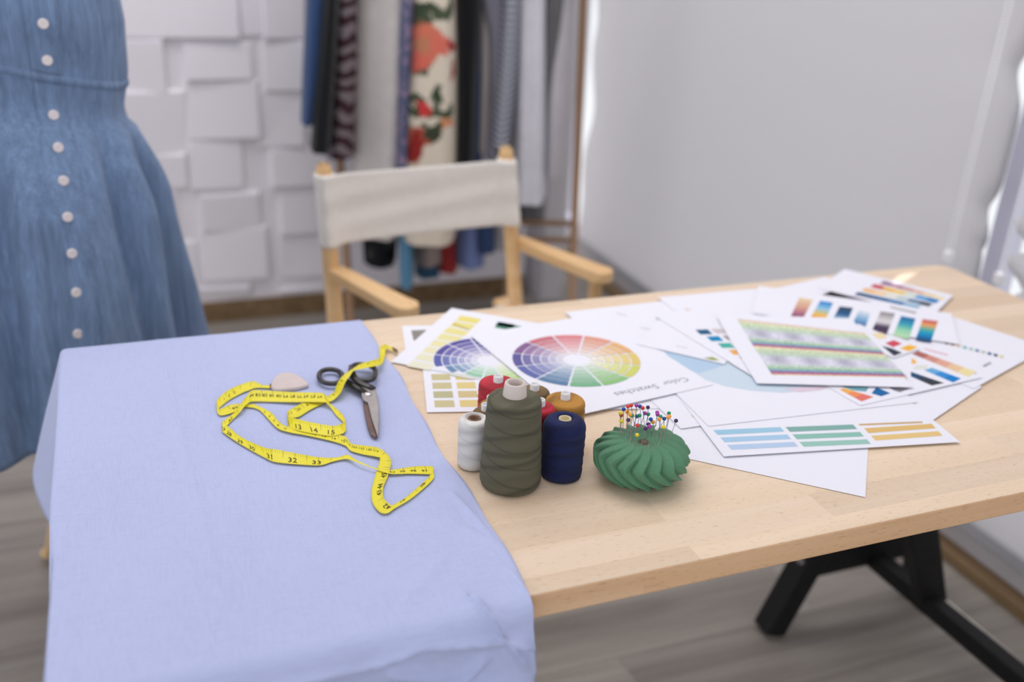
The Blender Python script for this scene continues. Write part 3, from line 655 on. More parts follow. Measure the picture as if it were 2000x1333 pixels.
# ================================================================== PAPERS
A4L, A4S = .297, .210
class Sheet:
    """A4 sheet lying on the table; corner seen at pixel a, edge towards pixel b of length la, other edge lb (left of it if positive)"""
    def __init__(s, label, a, b_, la, lb, lvl, curl=None, cut=None, size=None):
        s.h = TT+.0007+lvl*.00075; s.label = label; s.la, s.lb = la, abs(lb)
        s.A = Z(*a, s.h); d = Z(*b_, s.h)-s.A; s.u = d/np.linalg.norm(d); s.n = np.array([-s.u[1], s.u[0], 0])*(1 if lb > 0 else -1)
        s.flipn = lb < 0; s.curl = curl or (lambda u, v: 0); s.mats = [M_paper]; s.b = MB()
        nu, nv = 22, 16
        for off, fl in ((.00016, s.flipn), (0, not s.flipn)):
            s.b.grid([[s.P(s.la*i/nu, s.lb*j/nv, off) for j in range(nv+1)] for i in range(nu+1)], 0, flip=fl)
        rim = [(s.la*i/nu, 0) for i in range(nu)]+[(s.la, s.lb*j/nv) for j in range(nv)]+[(s.la*(1-i/nu), s.lb) for i in range(nu)]+[(0, s.lb*(1-j/nv)) for j in range(nv)]
        s.b.grid([[s.P(u, v, 0), s.P(u, v, .00016)] for u, v in rim], 0, closed_u=True, flip=s.flipn)
    def P(s, u, v, off=0): p = s.A+s.u*u+s.n*v; return p+np.array([0, 0, off+s.curl(u/s.la, v/s.lb)])
    def uv(s, x, y):
        h = s.h
        for _ in range(4):
            p = Z(x, y, h)-s.A; u, v = p@s.u, p@s.n; h = s.h+s.curl(min(1, max(0, u/s.la)), min(1, max(0, v/s.lb)))
        return u, v
    def mi(s, c):
        m = ink(c)
        if m not in s.mats: s.mats.append(m)
        return s.mats.index(m)
    def poly(s, uvs, c, off=.0003): s.b.add([s.P(u, v, off) for u, v in uvs], [tuple(range(len(uvs)))], s.mi(c))
    def inside(s, u, v, m=.002): return m < u < s.la-m and m < v < s.lb-m
    def rect(s, u0, v0, u1, v1, cols, along='u', n=4):
        """cols: one colour, or a list blended along u or v"""
        if isinstance(cols[0], (int, float)): cols = [cols]
        k = len(cols)
        for i in range(k):
            a, b_ = i/k, (i+1)/k
            if along == 'u': q = (u0+(u1-u0)*a, v0, u0+(u1-u0)*b_, v1)
            else: q = (u0, v0+(v1-v0)*a, u1, v0+(v1-v0)*b_)
            for j in range(n):
                for l in range(n):
                    x0, x1 = q[0]+(q[2]-q[0])*j/n, q[0]+(q[2]-q[0])*(j+1)/n; y0, y1 = q[1]+(q[3]-q[1])*l/n, q[1]+(q[3]-q[1])*(l+1)/n
                    s.poly([(x0, y0), (x1, y0), (x1, y1), (x0, y1)], cols[i])
    def pxquad(s, pts, cols, n=3):
        """four pixel corners; cols blended from the first edge (p0-p1) to the last (p3-p2)"""
        if isinstance(cols[0], (int, float)): cols = [cols]
        q = [np.array(s.uv(*p)) for p in pts]; k = len(cols)
        for i in range(k):
            for j in range(n):
                a, b_, c0, c1 = i/k, (i+1)/k, j/n, (j+1)/n
                f = lambda t, c: (q[0]*(1-c)+q[1]*c)*(1-t)+(q[3]*(1-c)+q[2]*c)*t
                s.poly([f(a, c0), f(a, c1), f(b_, c1), f(b_, c0)], cols[i])
    def text(s, p0, p1, string, size, c=(120, 120, 130)):
        """text read from pixel p0 to p1 (centres), upright direction to the left of the reading direction"""
        a, e = np.array(s.uv(*p0)), np.array(s.uv(*p1)); m = (a+e)/2; d = (e-a)/np.linalg.norm(e-a)
        up = np.array([-d[1], d[0]])*(-1 if s.flipn else 1)
        vs, fs = text2d(string); w_ = max(v[0] for v in vs)-min(v[0] for v in vs); sc_ = np.linalg.norm(e-a)/w_ if size is None else size
        s.b.add([s.P(*(m+d*x*sc_+up*y*(sc_ if size is None else size)), .0003) for x, y in vs], fs, s.mi(c))
    def scribble(s, p0, p1, rows=1, c=(168, 168, 178), hgt=.0022):
        """a line of tiny unreadable caption print"""
        a, e = np.array(s.uv(*p0)), np.array(s.uv(*p1)); d = e-a; ln = np.linalg.norm(d); d /= ln; up = np.array([-d[1], d[0]]); x = 0
        while x < ln:
            w_ = .0012+.003*rng.rand(); q = a+d*x; s.poly([q, q+d*w_, q+d*w_+up*hgt, q+up*hgt], c); x += w_+.0009
    def wheel(s, cpx, rx, ry, segs, rings=6, disc=False):
        """colour wheel: rings fade to white at the centre; world-aligned radii"""
        c = Z(*cpx, s.h)
        def at(r, a): 
            p = c+np.array([rx*r*math.sin(a), ry*r*math.cos(a), 0])-s.A; return p@s.u, p@s.n
        if disc:
            pts = [at(1.02, a) for a in np.linspace(0, 2*PI, 90, endpoint=False)]; s.poly([p for p in pts if s.inside(*p)], (238, 238, 246), .00045)
        edges = [1.0, .845, .695, .555, .425, .305, .20, .10]
        for k in range(12):
            for r in range(rings):
                r1 = edges[r]; r0 = edges[r+1]+.022; f = r/(rings+.3)
                col = [segs[k][j]*(1-f)+248*f for j in range(3)]
                for q in range(3):
                    g = .017/r1; a0 = 2*PI*k/12+g+(2*PI/12-2*g)*q/3; a1 = 2*PI*k/12+g+(2*PI/12-2*g)*(q+1)/3
                    pts = [at(r0, a0), at(r1, a0), at(r1, (a0+a1)/2), at(r1, a1), at(r0, a1)]
                    if all(s.inside(*p) for p in pts): s.poly(pts, col, .0006)
    def done(s, name='printed_sheet', cat='paper'):
        o = s.b.build(name, s.mats, loc=s.P(s.la/2, s.lb/2), smooth=False); return tag(o, s.label, cat, 'printed sheets on the table')
SEG = [tuple(.86*v+.14*190 for v in c) for c in [(232, 132, 136), (236, 158, 130), (240, 182, 116), (232, 206, 112), (214, 218, 104), (140, 200, 120), (118, 184, 136), (86, 126, 166), (92, 102, 172), (90, 84, 152), (134, 92, 146), (206, 110, 122)]]

# --- left cluster
s = Sheet('white sheet with a grey swatch, under the yellow chart, leftmost of all papers', (785, 637), (1050, 632), A4S, -A4L*.42, 0)
s.pxquad([(803, 646), (832, 645), (836, 664), (808, 666)], (146, 140, 134)); s.pxquad([(990, 638), (1030, 637), (1032, 643), (992, 644)], (240, 224, 208)); s.done()
s = Sheet('tan and ochre swatch grid sheet, bottom edge just behind the spools', (834, 806), (925, 804.5), A4L, A4S*.75, 1)
for r in range(4):
    for c in range(7):
        col = [(206, 196, 152), (226, 206, 140), (232, 204, 128)][c % 3] if r != 1 else [(190, 186, 148), (212, 194, 144), (236, 208, 130)][c % 3]
        s.rect(.010+c*.0305, .012+r*.0245, .034+c*.0305, .030+r*.0245, col, n=1)
s.done()
s = Sheet('yellow and green fading swatch chart with a half-covered colour wheel', (882, 602), (766, 705), A4S, A4L, 2)
for k in range(8):
    f = k/7; u0 = .022+k*.0245
    s.rect(u0, .024, u0+.020, .056, (236-2*f, 222+10*f, 130+80*f), n=1)
    if k != 1: s.rect(u0, .084, u0+.021, .118, (90+132*f, 140+84*f, 120+96*f), n=1)
s.rect(.020, .082, .034, .108, (74, 106, 104), n=1); s.rect(.018, .125, .034, .150, (124, 180, 164), n=1)
for k in range(3): s.scribble((884+k*11, 634+k*4), (893+k*11, 637+k*4), c=(190, 190, 198))
segs = [(84, 78, 160)]*1+[(236, 158, 130)]*2+[(224, 210, 120)]*1+[(214, 224, 110), (176, 214, 124), (130, 196, 140), (110, 186, 136), (86, 126, 166), (98, 106, 172), (96, 90, 162), (90, 84, 158)]
s.wheel((955, 706), .073, .076, segs, disc=True); s.done()
# --- blank and lightly printed sheets at the back
s = Sheet('mostly blank white sheet nearest the far edge of the table, behind the colour wheel', (1103, 610), (1290, 589), A4L, -A4S*.8, 3)
s.scribble((1205, 612), (1222, 617)); s.scribble((1250, 640), (1290, 648)); s.done()
s = Sheet('white sheet with a small peach bar, at the far edge right of the chair arm', (1284, 581), (1445, 567), A4S, -A4L*.72, 4)
s.pxquad([(1336, 602), (1372, 612), (1376, 617), (1340, 607)], (234, 206, 190)); s.scribble((1372, 628), (1400, 622)); s.done()
s = Sheet('white sheet with a pink bar, just left of the striped chart at the back', (1612, 541), (1465, 575), A4S, A4L*.66, 3)
s.pxquad([(1505, 597), (1552, 583), (1556, 587), (1515, 603)], [(232, 196, 208), (206, 138, 170)]); s.done()
s = Sheet('striped colour chart lying farthest back, by the bright sunlit patch', (1862, 577), (1708, 540), A4L*.62, A4S*.62, 4)
def srow(q0, q1, w_, cols): 
    a, e = np.array(q0, float), np.array(q1, float)
    k = len(cols)
    for i in range(k):
        p, r = a+(e-a)*i/k, a+(e-a)*(i+1)/k; s.pxquad([tuple(p), tuple(r), (r[0]-w_, r[1]+w_*.68), (p[0]-w_, p[1]+w_*.68)], cols[i], 1)
srow((1726, 549), (1848, 582), 8, [(150, 108, 140), (176, 130, 150), (206, 160, 160), (224, 184, 168), (236, 212, 180), (240, 224, 190)])
srow((1708, 555), (1836, 587), 9, [(206, 84, 96), (236, 186, 92), (240, 206, 120), (214, 226, 214), (104, 166, 214), (44, 130, 196)])
srow((1690, 563), (1822, 594), 8, [(240, 186, 116), (244, 206, 150), (226, 226, 210), (190, 206, 206), (96, 130, 160), (52, 66, 82)])
srow((1676, 571), (1800, 598), 8, [(40, 84, 124), (48, 100, 150), (74, 128, 176), (150, 190, 214)])
srow((1658, 578), (1708, 592), 8, [(72, 58, 86), (80, 64, 92)]); s.done()
s = Sheet('large white sheet with tiny colour dots, at the far right under the gradient strip', (2046, 680), (1822, 606), A4L*1.08, A4S*1.1, 3)
for k in range(10): s.pxquad([(1845+k*12, 667+k*3.0), (1853+k*12, 669+k*3.0), (1852+k*12, 674+k*3.0), (1844+k*12, 672+k*3.0)], [(60, 70, 90), (206, 160, 140), (226, 206, 170), (140, 190, 190), (170, 200, 190), (120, 140, 170), (200, 200, 190), (90, 110, 140), (80, 90, 110), (224, 210, 160)][k], 1)
s.pxquad([(1802, 680), (1850, 692), (1852, 696), (1804, 684)], (232, 196, 208)); s.done()
s = Sheet('gradient swatch strip sheet with seven colour ramps, behind the speckled pattern sheet', (1857, 615), (1552, 571), A4L, .125, 6, curl=lambda u, v: .002*(1-v))
G = lambda *c: [tuple(np.array(c[int(k)], float)*(1-(k-int(k)))+np.array(c[min(len(c)-1, int(k)+1)], float)*(k-int(k))) for k in np.linspace(0, len(c)-1.001, 10)]
ramps = [((1561, 582, 1588, 586, 1568, 623, 1544, 620), G((232, 206, 170), (214, 160, 140), (146, 84, 124))),
 ((1602, 588, 1627, 592, 1608, 634, 1579, 628), G((64, 140, 206), (150, 200, 226), (240, 190, 90), (226, 110, 90))),
 ((1640, 599, 1666, 602, 1650, 641, 1620, 636), G((56, 76, 100), (44, 92, 140), (170, 200, 220), (236, 210, 170))),
 ((1678, 606, 1700, 612, 1688, 646, 1660, 643), G((216, 226, 236), (120, 166, 206), (52, 92, 140))),
 ((1720, 609, 1748, 613, 1732, 653, 1702, 648), G((152, 144, 148), (196, 192, 192), (226, 224, 226), (70, 58, 80), (84, 66, 92))),
 ((1760, 618, 1788, 623, 1775, 663, 1744, 656), G((38, 112, 166), (60, 160, 184), (150, 212, 176), (186, 222, 180))),
 ((1802, 624, 1832, 628, 1818, 669, 1788, 664), G((206, 100, 100), (236, 170, 100), (70, 176, 176), (20, 140, 196), (40, 84, 130)))]
for q, cols in ramps: s.pxquad([q[0:2], q[2:4], q[4:6], q[6:8]], cols, 2)
s.pxquad([(1740, 599), (1790, 610), (1788, 614), (1738, 602)], (176, 172, 172)); s.done()
# --- front right
s = Sheet('white sheet with a long straight edge, lying right of the blue ellipse sheet', (1918, 756), (1821, 822), A4S*.85, -A4L, 2); s.done()
s = Sheet('white sheet with a large pale blue ellipse, in the middle of the pile', (1384, 833), (1620, 806), A4L, A4S*1.12, 4)
def ell(cx, cy, rx, ry, c, a0=0, a1=2*PI, n=40):
    pts = [s.uv(cx+rx*math.cos(t), cy+ry*math.sin(t)) for t in np.linspace(a0, a1, n, endpoint=a1-a0 < 6)]
    s.poly([p for p in pts if s.inside(*p)], c)
s.poly([s.uv(*p) for p in [(1272, 668), (1310, 668), (1420, 700), (1560, 735), (1640, 752), (1590, 762), (1530, 768), (1470, 764), (1420, 756), (1360, 737), (1310, 712), (1280, 692)] if s.inside(*s.uv(*p))], (206, 222, 234))
s.poly([p for p in [s.uv(*q) for q in [(1290, 680), (1340, 694), (1420, 712), (1366, 730), (1320, 712)]] if s.inside(*p)], (184, 208, 230), .00045)
s.poly([p for p in [s.uv(*q) for q in [(1530, 760), (1640, 752), (1600, 763), (1560, 767)]] if s.inside(*p)], (228, 210, 224), .00045)
for x in (1650, 1690, 1728):
    pass
for q, c in (([(1552, 816), (1590, 813), (1586, 818), (1565, 820)], (172, 214, 172)), ([(1602, 813), (1648, 806), (1644, 815), (1622, 817)], (120, 180, 168)), ([(1654, 811), (1700, 806), (1697, 813), (1676, 815)], (158, 206, 190))):
    pts = [s.uv(*p) for p in q]
    if all(s.inside(*p) for p in pts): s.poly(pts, c)
s.done()
s = Sheet('striped swatch sheet in blue, green and ochre bars, near the front of the pile', (1875, 864), (1417, 892), A4L, -A4S, 3)
bars = [((1393, 838), (1526, 833), [(162, 204, 226), (172, 206, 232), (186, 208, 234)]), ((1534, 832), (1666, 826), [(134, 178, 170), (146, 196, 182), (158, 202, 190)]), ((1674, 815), (1800, 812), [(206, 168, 110), (226, 190, 122), (232, 200, 134)])]
for k in range(3):
    dx, dy = 13.5*k, 14.5*k
    for (x0, y0, x1, y1), cl in (((1393, 841, 1524, 835), bars[0][2]), ((1534, 835, 1666, 830), bars[1][2]), ((1674, 829, 1806, 820), bars[2][2])):
        if x0 == 1674 and k == 0: s.pxquad([(1676, 829), (1800, 824), (1803, 827), (1680, 832)], cl[0], 2); continue
        yy = dy-(6 if x0 == 1674 else 0)
        s.pxquad([(x0+dx, y0+yy), (x1+dx, y1+yy), (x1+dx+8, y1+yy+9), (x0+dx+9, y0+yy+9.5)], cl[k], 3)
s.done()
s = Sheet('blank white sheet nearest the front edge of the table, beside the pincushion', (1690, 972), (1350, 898), A4L*.9, -A4S*.72, 0); s.done()
s = Sheet('white sheet with faint outlines and an olive dash, behind the pincushion', (1330, 838), (1260, 772), A4S*.7, -A4L*.5, 2)
s.scribble((1352, 812), (1366, 822), c=(206, 210, 160)); s.done()
s = Sheet('palette sheet with blue, grey and coral swatches, its corner pointing at the camera', (1680, 793), (1922, 737), .224, A4L*.9, 5)
for q, c in (([(1640, 762), (1648, 759), (1706, 776), (1683, 785)], [(246, 180, 90), (240, 150, 100), (230, 124, 110)]), ([(1642, 755), (1664, 763), (1691, 766), (1697, 757)], (120, 172, 184)),
  ([(1712, 757), (1702, 769), (1721, 775), (1739, 769)], (38, 106, 166)), ([(1736, 757), (1745, 763), (1757, 767), (1778, 760)], (130, 124, 134)),
  ([(1781, 692), (1793, 686), (1907, 727), (1892, 737)], [(176, 112, 104), (214, 150, 136), (228, 172, 150), (236, 200, 160), (240, 224, 170)]),
  ([(1805, 724), (1820, 719), (1877, 740), (1862, 748)], [(110, 176, 220), (60, 145, 214), (30, 130, 204)]),
  ([(1779, 736), (1779, 727), (1844, 749), (1820, 754)], [(44, 84, 120), (60, 70, 84), (62, 66, 74)]),
  ([(1780, 700), (1781, 712), (1790, 710), (1788, 704)], (246, 186, 90)), ([(1788, 714), (1783, 722), (1812, 722), (1812, 714)], (226, 228, 220))):
    s.pxquad(q, c if not isinstance(c[0], (int, float)) else [c], 2)
s.scribble((1922, 716), (1936, 709), c=(110, 110, 120)); s.done()
s = Sheet('small palette sheet with red and yellow swatches, right of the speckled pattern', (1797, 682), (1745, 700), A4S*.3, -A4S*.5, 7)
for q, c in (([(1702, 652), (1716, 664), (1734, 660), (1722, 650)], (240, 222, 180)), ([(1729, 671), (1744, 679), (1762, 672), (1745, 665)], (212, 84, 100)), ([(1757, 681), (1775, 687), (1793, 679), (1776, 674)], (246, 186, 72)),
  ([(1722, 676), (1746, 696), (1762, 690), (1744, 682)], (56, 66, 78))):
    s.pxquad(q, [c], 2)
s.done()
s = Sheet('swatch ladder sheet with teal, orange and coral squares, left of the speckled pattern', (1485, 745), (1302, 632), A4L*.8, -A4S*.7, 7)
for k, c in enumerate([(44, 96, 134), (20, 140, 190), (80, 180, 166), (240, 176, 100), (226, 110, 100)]):
    x, y = 1358+k*21.5, 645+k*13.2; s.pxquad([(x, y), (x+24, y-1), (x+34, y+8.5), (x+10, y+9)], c, 1)
for k, c in enumerate([(206, 196, 200), (176, 164, 170), (190, 222, 160), (160, 206, 190)]):
    x, y = 1388+k*22, 643+k*13.2; s.pxquad([(x, y), (x+25, y), (x+36, y+9), (x+11, y+9)], c, 1)
s.pxquad([(1416, 640), (1434, 639), (1440, 647), (1428, 648)], (30, 84, 134)); s.done()
s = Sheet('white sheet with an olive corner mark, tucked under the swatch ladder sheet', (1415, 712), (1275, 680), A4S*.6, -A4S*.55, 6)
s.pxquad([(1375, 700), (1392, 698), (1406, 705), (1390, 704)], (158, 170, 84)); s.scribble((1322, 676), (1342, 680), c=(190, 184, 206)); s.done()
s = Sheet('speckled plaid pattern sheet with a white border, on top of the pile', (1784, 757), (1490, 749.5), A4S*.99, -A4L*.76, 9, curl=lambda u, v: .004*max(0, v-.6)**2*6)
def pattern_mat():
    m, nt, bs = nodes('speckled_plaid_print'); L = nt.links; bs.inputs['Roughness'].default_value = .7; bs.inputs['Specular IOR Level'].default_value = .15
    uv = N(nt, 'ShaderNodeUVMap'); sp = N(nt, 'ShaderNodeSeparateXYZ'); L.new(uv.outputs[0], sp.inputs[0])
    wx = N(nt, 'ShaderNodeTexBrick', offset=.5, i_Scale=1.0); wx.inputs['Brick Width'].default_value = .016; wx.inputs['Row Height'].default_value = .011; wx.inputs['Mortar Size'].default_value = .0
    wx.inputs['Color1'].default_value = (0, 0, 0, 1); wx.inputs['Color2'].default_value = (1, 1, 1, 1); L.new(uv.outputs[0], wx.inputs['Vector'])
    dk = N(nt, 'ShaderNodeTexVoronoi', i_Scale=4.6); L.new(uv.outputs[0], dk.inputs['Vector'])
    row = N(nt, 'ShaderNodeMath', operation='MULTIPLY'); row.inputs[1].default_value = 2.05; L.new(sp.outputs[1], row.inputs[0])
    fr = N(nt, 'ShaderNodeMath', operation='FRACT'); L.new(row.outputs[0], fr.inputs[0])
    r1 = N(nt, 'ShaderNodeValToRGB'); r1.color_ramp.interpolation = 'LINEAR'; e = r1.color_ramp.elements
    e[0].position = 0; e[0].color = col4((236, 232, 190)); e[1].position = 1; e[1].color = col4((238, 234, 200))
    for p, c in ((.06, (214, 120, 130)), (.11, (150, 116, 176)), (.17, (140, 176, 196)), (.24, (166, 206, 176)), (.32, (206, 224, 206)), (.42, (228, 228, 240)), (.62, (226, 226, 240)), (.74, (206, 222, 206)), (.88, (208, 226, 190))):
        k = e.new(p); k.color = col4(c)
    L.new(fr.outputs[0], r1.inputs[0])
    # dark crosshatched patches in two staggered rows
    colx = N(nt, 'ShaderNodeMath', operation='MULTIPLY'); colx.inputs[1].default_value = 4.0; L.new(sp.outputs[0], colx.inputs[0])
    fx = N(nt, 'ShaderNodeMath', operation='PINGPONG'); fx.inputs[1].default_value = .5; L.new(colx.outputs[0], fx.inputs[0])
    rx_ = N(nt, 'ShaderNodeMapRange'); rx_.inputs['From Min'].default_value = .12; rx_.inputs['From Max'].default_value = .42; L.new(fx.outputs[0], rx_.inputs['Value'])
    ry = N(nt, 'ShaderNodeValToRGB'); e = ry.color_ramp.elements; e[0].position = .3; e[0].color = (0, 0, 0, 1); e[1].position = .8; e[1].color = (0, 0, 0, 1); k = e.new(.5); k.color = (1, 1, 1, 1); k = e.new(.6); k.color = (1, 1, 1, 1); L.new(fr.outputs[0], ry.inputs[0])
    mm = N(nt, 'ShaderNodeMath', operation='MULTIPLY'); L.new(rx_.outputs[0], mm.inputs[0]); L.new(ry.outputs[0], mm.inputs[1])
    mx = N(nt, 'ShaderNodeMix', data_type='RGBA'); mx.inputs[7].default_value = col4((84, 84, 120)); L.new(r1.outputs[0], mx.inputs[6])
    sc1 = N(nt, 'ShaderNodeSeparateColor'); L.new(wx.outputs['Color'], sc1.inputs[0])
    m2 = N(nt, 'ShaderNodeMath', operation='MULTIPLY'); L.new(mm.outputs[0], m2.inputs[0]); m3 = N(nt, 'ShaderNodeMath', operation='MULTIPLY_ADD'); m3.inputs[1].default_value = .6; m3.inputs[2].default_value = .08; L.new(sc1.outputs[0], m3.inputs[0]); L.new(m3.outputs[0], m2.inputs[1])
    L.new(m2.outputs[0], mx.inputs[0])
    mr = N(nt, 'ShaderNodeMapRange'); mr.inputs['To Min'].default_value = .68; mr.inputs['To Max'].default_value = 1.12; L.new(sc1.outputs[0], mr.inputs['Value'])
    m4 = N(nt, 'ShaderNodeMix', data_type='RGBA', blend_type='MULTIPLY'); m4.inputs[0].default_value = .8; L.new(mx.outputs[2], m4.inputs[6]); L.new(mr.outputs[0], m4.inputs[7]); L.new(m4.outputs[2], bs.inputs['Base Color'])
    return m
s.mats.append(pattern_mat()); q = [np.array(s.uv(*p)) for p in ((1508, 733), (1772, 738), (1690, 652), (1440, 624))]
nn = 12; P = []; U = []
for i in range(nn+1):
    a = i/nn; P.append([]); U.append([])
    for j in range(nn+1):
        c = j/nn; r = (q[0]*(1-c)+q[1]*c)*(1-a)+(q[3]*(1-c)+q[2]*c)*a; P[-1].append(s.P(*r, .0003)); U[-1].append((c, a))
s.b.grid(P, len(s.mats)-1, uv=U); s.done()
# --- the big colour wheel on top
s = Sheet('large white colour wheel sheet titled Color Swatches', (1393, 752), (1140, 809), .219, -A4L*.885, 5, curl=lambda u, v: .0)
s.wheel((1126, 703), .0868, .0815, SEG)
s.text((1339, 738), (1291, 747), 'Color', None, (150, 150, 158)); s.text((1279, 751), (1197, 768), 'Swatches', None, (150, 150, 158)); s.done()

# ================================================================== DIRECTOR'S CHAIR
chc = (.57, 1.75, 0)
ch_ = thing('directors_chair', 'folding wooden director\'s chair with cream canvas back, facing the far side of the table', 'chair', chc)
BL, BR = Y(632, 330, 1.84), Y(988, 296, 1.905)      # tops of the back posts
BLb, BRb = Y(650, 560, 1.84), Y(1006, 578, 1.93)
M_canvas = fabric('cream_canvas', (244, 237, 229), .02, 12, 1300, wr=.0006, wrs=20, melange=.05)
def post(top, zlow, low, r):
    d = np.array(low)-np.array(top); k = (zlow-top[2])/d[2]; return [np.array(top)+d*k*t for t in (0, .02, .5, 1)]
for nm, a, c in (('l', BL, BLb), ('r', BR, BRb)):
    p = post(a, .44, c, .014); b = MB(); b.tube([a+np.array([0, 0, .012]), a+np.array([0, 0, .006]), *p[1:]], [.007, .0135, .0155, .0165, .0165], 14); b.build('back_post', M_chair, ch_, smooth=True)
# canvas back wrapped between the posts
P = []
TLc, TRc, BLc, BRc = Y(624, 342, 1.83), Y(1003, 311, 1.895), Y(634, 481, 1.84), Y(1011, 437, 1.905)
for v in np.linspace(0, 1, 20):
    row = []
    for u in np.linspace(0, 1, 44):
        p = (TLc*(1-u)+TRc*u)*(1-v)+(BLc*(1-u)+BRc*u)*v
        sag = math.sin(PI*u); p = p+np.array([.02, .075, 0])*sag*.16*(1-.1*v)+np.array([0, 0, -.004*sag*(1-1.2*v)])
        e = min(u, 1-u); p = p+np.array([0, -.017, 0])*math.sqrt(max(0, 1-min(1, e/.09)**2))*0+np.array([0, -.018, 0])*sm(.12, .02, e)
        p = p+np.array([0, .0025, 0])*math.sin(v*14+u*5)*math.exp(-((v-.5)/.4)**2)
        row.append(p)
    P.append(row)
b = MB(); b.grid(P)
for side in (0, -1):                          # sleeve wrapping round the post
    ring = []
    for k in range(len(P)):
        p = P[k][side]; cpt = (BL if side == 0 else BR)+((BLb-BL) if side == 0 else (BRb-BR))*((p[2]-(BL if side == 0 else BR)[2])/((BLb-BL)[2] if side == 0 else (BRb-BR)[2]))
        ring.append([cpt+.0185*np.array([math.cos(t), math.sin(t), 0]) for t in np.linspace(0, 2*PI, 16, endpoint=False)])
        for q in ring[-1]: q[2] = p[2]
    b.grid(ring, closed_v=True, flip=True)
b.build('canvas_back', M_canvas, ch_, smooth=True, solid=.0025, solid_off=0)
def arm(a, e, w0, w1, th):
    """flat armrest from the post to its rounded front end"""
    a, e = np.array(a), np.array(e); d = e-a; L_ = np.linalg.norm(d); d /= L_; n = np.array([-d[1], d[0], 0]); pts = []
    for k in np.linspace(0, 1, 8): pts.append(a+d*L_*k*.93+n*(w0+(w1-w0)*k)/2)
    for t in np.linspace(PI/2, -PI/2, 9): pts.append(a+d*(L_*.93+.022*math.cos(t))+n*w1/2*math.sin(t))
    for k in np.linspace(1, 0, 8): pts.append(a+d*L_*k*.93-n*(w0+(w1-w0)*k)/2)
    b = MB(); b.prism(pts, a[2]-th, a[2]); return b
AZ = .625
La, Le = Z(655, 521, AZ), Z(805, 600, AZ); Ra, Re = Z(1010, 462, AZ), Z(1190, 533, AZ)
arm(La, Le, .034, .05, .024).build('armrest', M_chair, ch_, bevel=.006, seg=3); arm(Ra, Re, .034, .05, .024).build('armrest', M_chair, ch_, bevel=.006, seg=3)
SZ = .445
for nm, a, e in (('l', La, Le), ('r', Ra, Re)):
    d = (e-a); d[2] = 0; d /= np.linalg.norm(d); f = e-d*.035; bk = a.copy()
    b = MB(); b.tube([(f[0], f[1], AZ-.024), (f[0], f[1], SZ)], .0145, 14); b.build('arm_support', M_chair, ch_, smooth=True)
    s0, s1 = np.array([a[0], a[1], SZ])-d*.05, np.array([f[0], f[1], SZ])+d*.06
    b = MB(); b.beam(s0, s1, .045, .034); b.build('seat_rail', M_chair, ch_, bevel=.005)
    b = MB(); b.beam(np.array([s0[0], s0[1], .02]), np.array([s1[0], s1[1], .02]), .03, .04); b.build('foot_rail', M_chair, ch_, bevel=.005)
dl = (Le-La); dl[2] = 0; dl /= np.linalg.norm(dl); dr = (Re-Ra); dr[2] = 0; dr /= np.linalg.norm(dr)
for q in (.03, .22):
    l, r = La+dl*q, Ra+dr*q
    for p0, p1 in ((l, r), (r, l)):
        off = dl*(.012 if p0 is l else -.012)
        b = MB(); b.beam(np.array([p0[0], p0[1], .04])+off, np.array([p1[0], p1[1], SZ-.02])+off, .018, .03, dl); b.build('leg', M_chair, ch_, bevel=.003)
P = []
for u in np.linspace(0, 1, 14):
    row = []
    for q in np.linspace(-.02, .25, 10):
        p = (La+dl*q)*(1-u)+(Ra+dr*q)*u; row.append((p[0], p[1], SZ+.019-.05*math.sin(PI*u)))
    P.append(row)
b = MB(); b.grid(P); b.build('canvas_seat', M_canvas, ch_, smooth=True, solid=.003, solid_off=0)

# ================================================================== DENIM DRESS ON ITS STAND
DX, DY = -.165, 1.68
prof = [(1.30, .165, .115), (1.138, .179, .125), (1.06, .170, .115), (1.015, .163, .110), (.99, .168, .118), (.969, .184, .135), (.90, .200, .165), (.848, .211, .185), (.754, .218, .205), (.66, .226, .222), (.576, .233, .235), (.50, .243, .25), (.46, .250, .258)]
zs_ = [p[0] for p in prof][::-1]
def dress_pt(th, z, off=0):
    rx = np.interp(z, zs_, [p[1] for p in prof][::-1]); ry = np.interp(z, zs_, [p[2] for p in prof][::-1])
    k = sm(1.0, .55, z)
    f = .17*k*(.55*math.sin(6*th+.6+.5*math.sin(2*th))+.35*math.sin(11*th+1.7)+.2*math.sin(17*th+z*3))+.012*math.sin(9*th+z*31)*(1-k)
    f -= .13*k*.35
    for t0, sl, wd, dp in ((-.80, .25, .10, .13), (-.33, .15, .09, .10), (-1.66, -.12, .12, .12), (-2.2, -.1, .12, .1)):
        q = (th+PI) % (2*PI)-PI-(t0+sl*(1.0-z)); k2 = sm(1.04, .84, z); f -= 1.5*dp*k2*math.exp(-(q/wd)**2)-.5*dp*k2*math.exp(-((q-2.2*wd)/(1.3*wd))**2)
    if z > 1.02: f += .010*math.sin(z*60+th*4)*math.exp(-((z-1.07)/.06)**2)
    g = .9 if math.sin(th) > 0 else 1
    return np.array([DX+(rx*(1+f*.9)+off)*math.cos(th), DY+(ry*(1+f)+off)*math.sin(th), z+.012*k*math.sin(5*th+1)-.042*math.cos(th)*math.exp(-((z-1.05)/.14)**2)])
def denim_mat(name, c):
    m = fabric(name, c, .10, 7, 500, melange=.20, warp=True); return m
M_denim = denim_mat('light_denim', (120, 143, 176))
dr_ = thing('denim_dress', 'light blue denim dress with a row of pearly buttons, on a stand at the left', 'dress', (DX, DY, .46))
TH2 = np.linspace(0, 2*PI, 200, endpoint=False)
b = MB(); b.grid([[dress_pt(t, z) for t in TH2] for z in np.linspace(.495, 1.055, 54)], closed_v=True, flip=True); b.build('skirt', M_denim, dr_, smooth=True, solid=.002, solid_off=0)
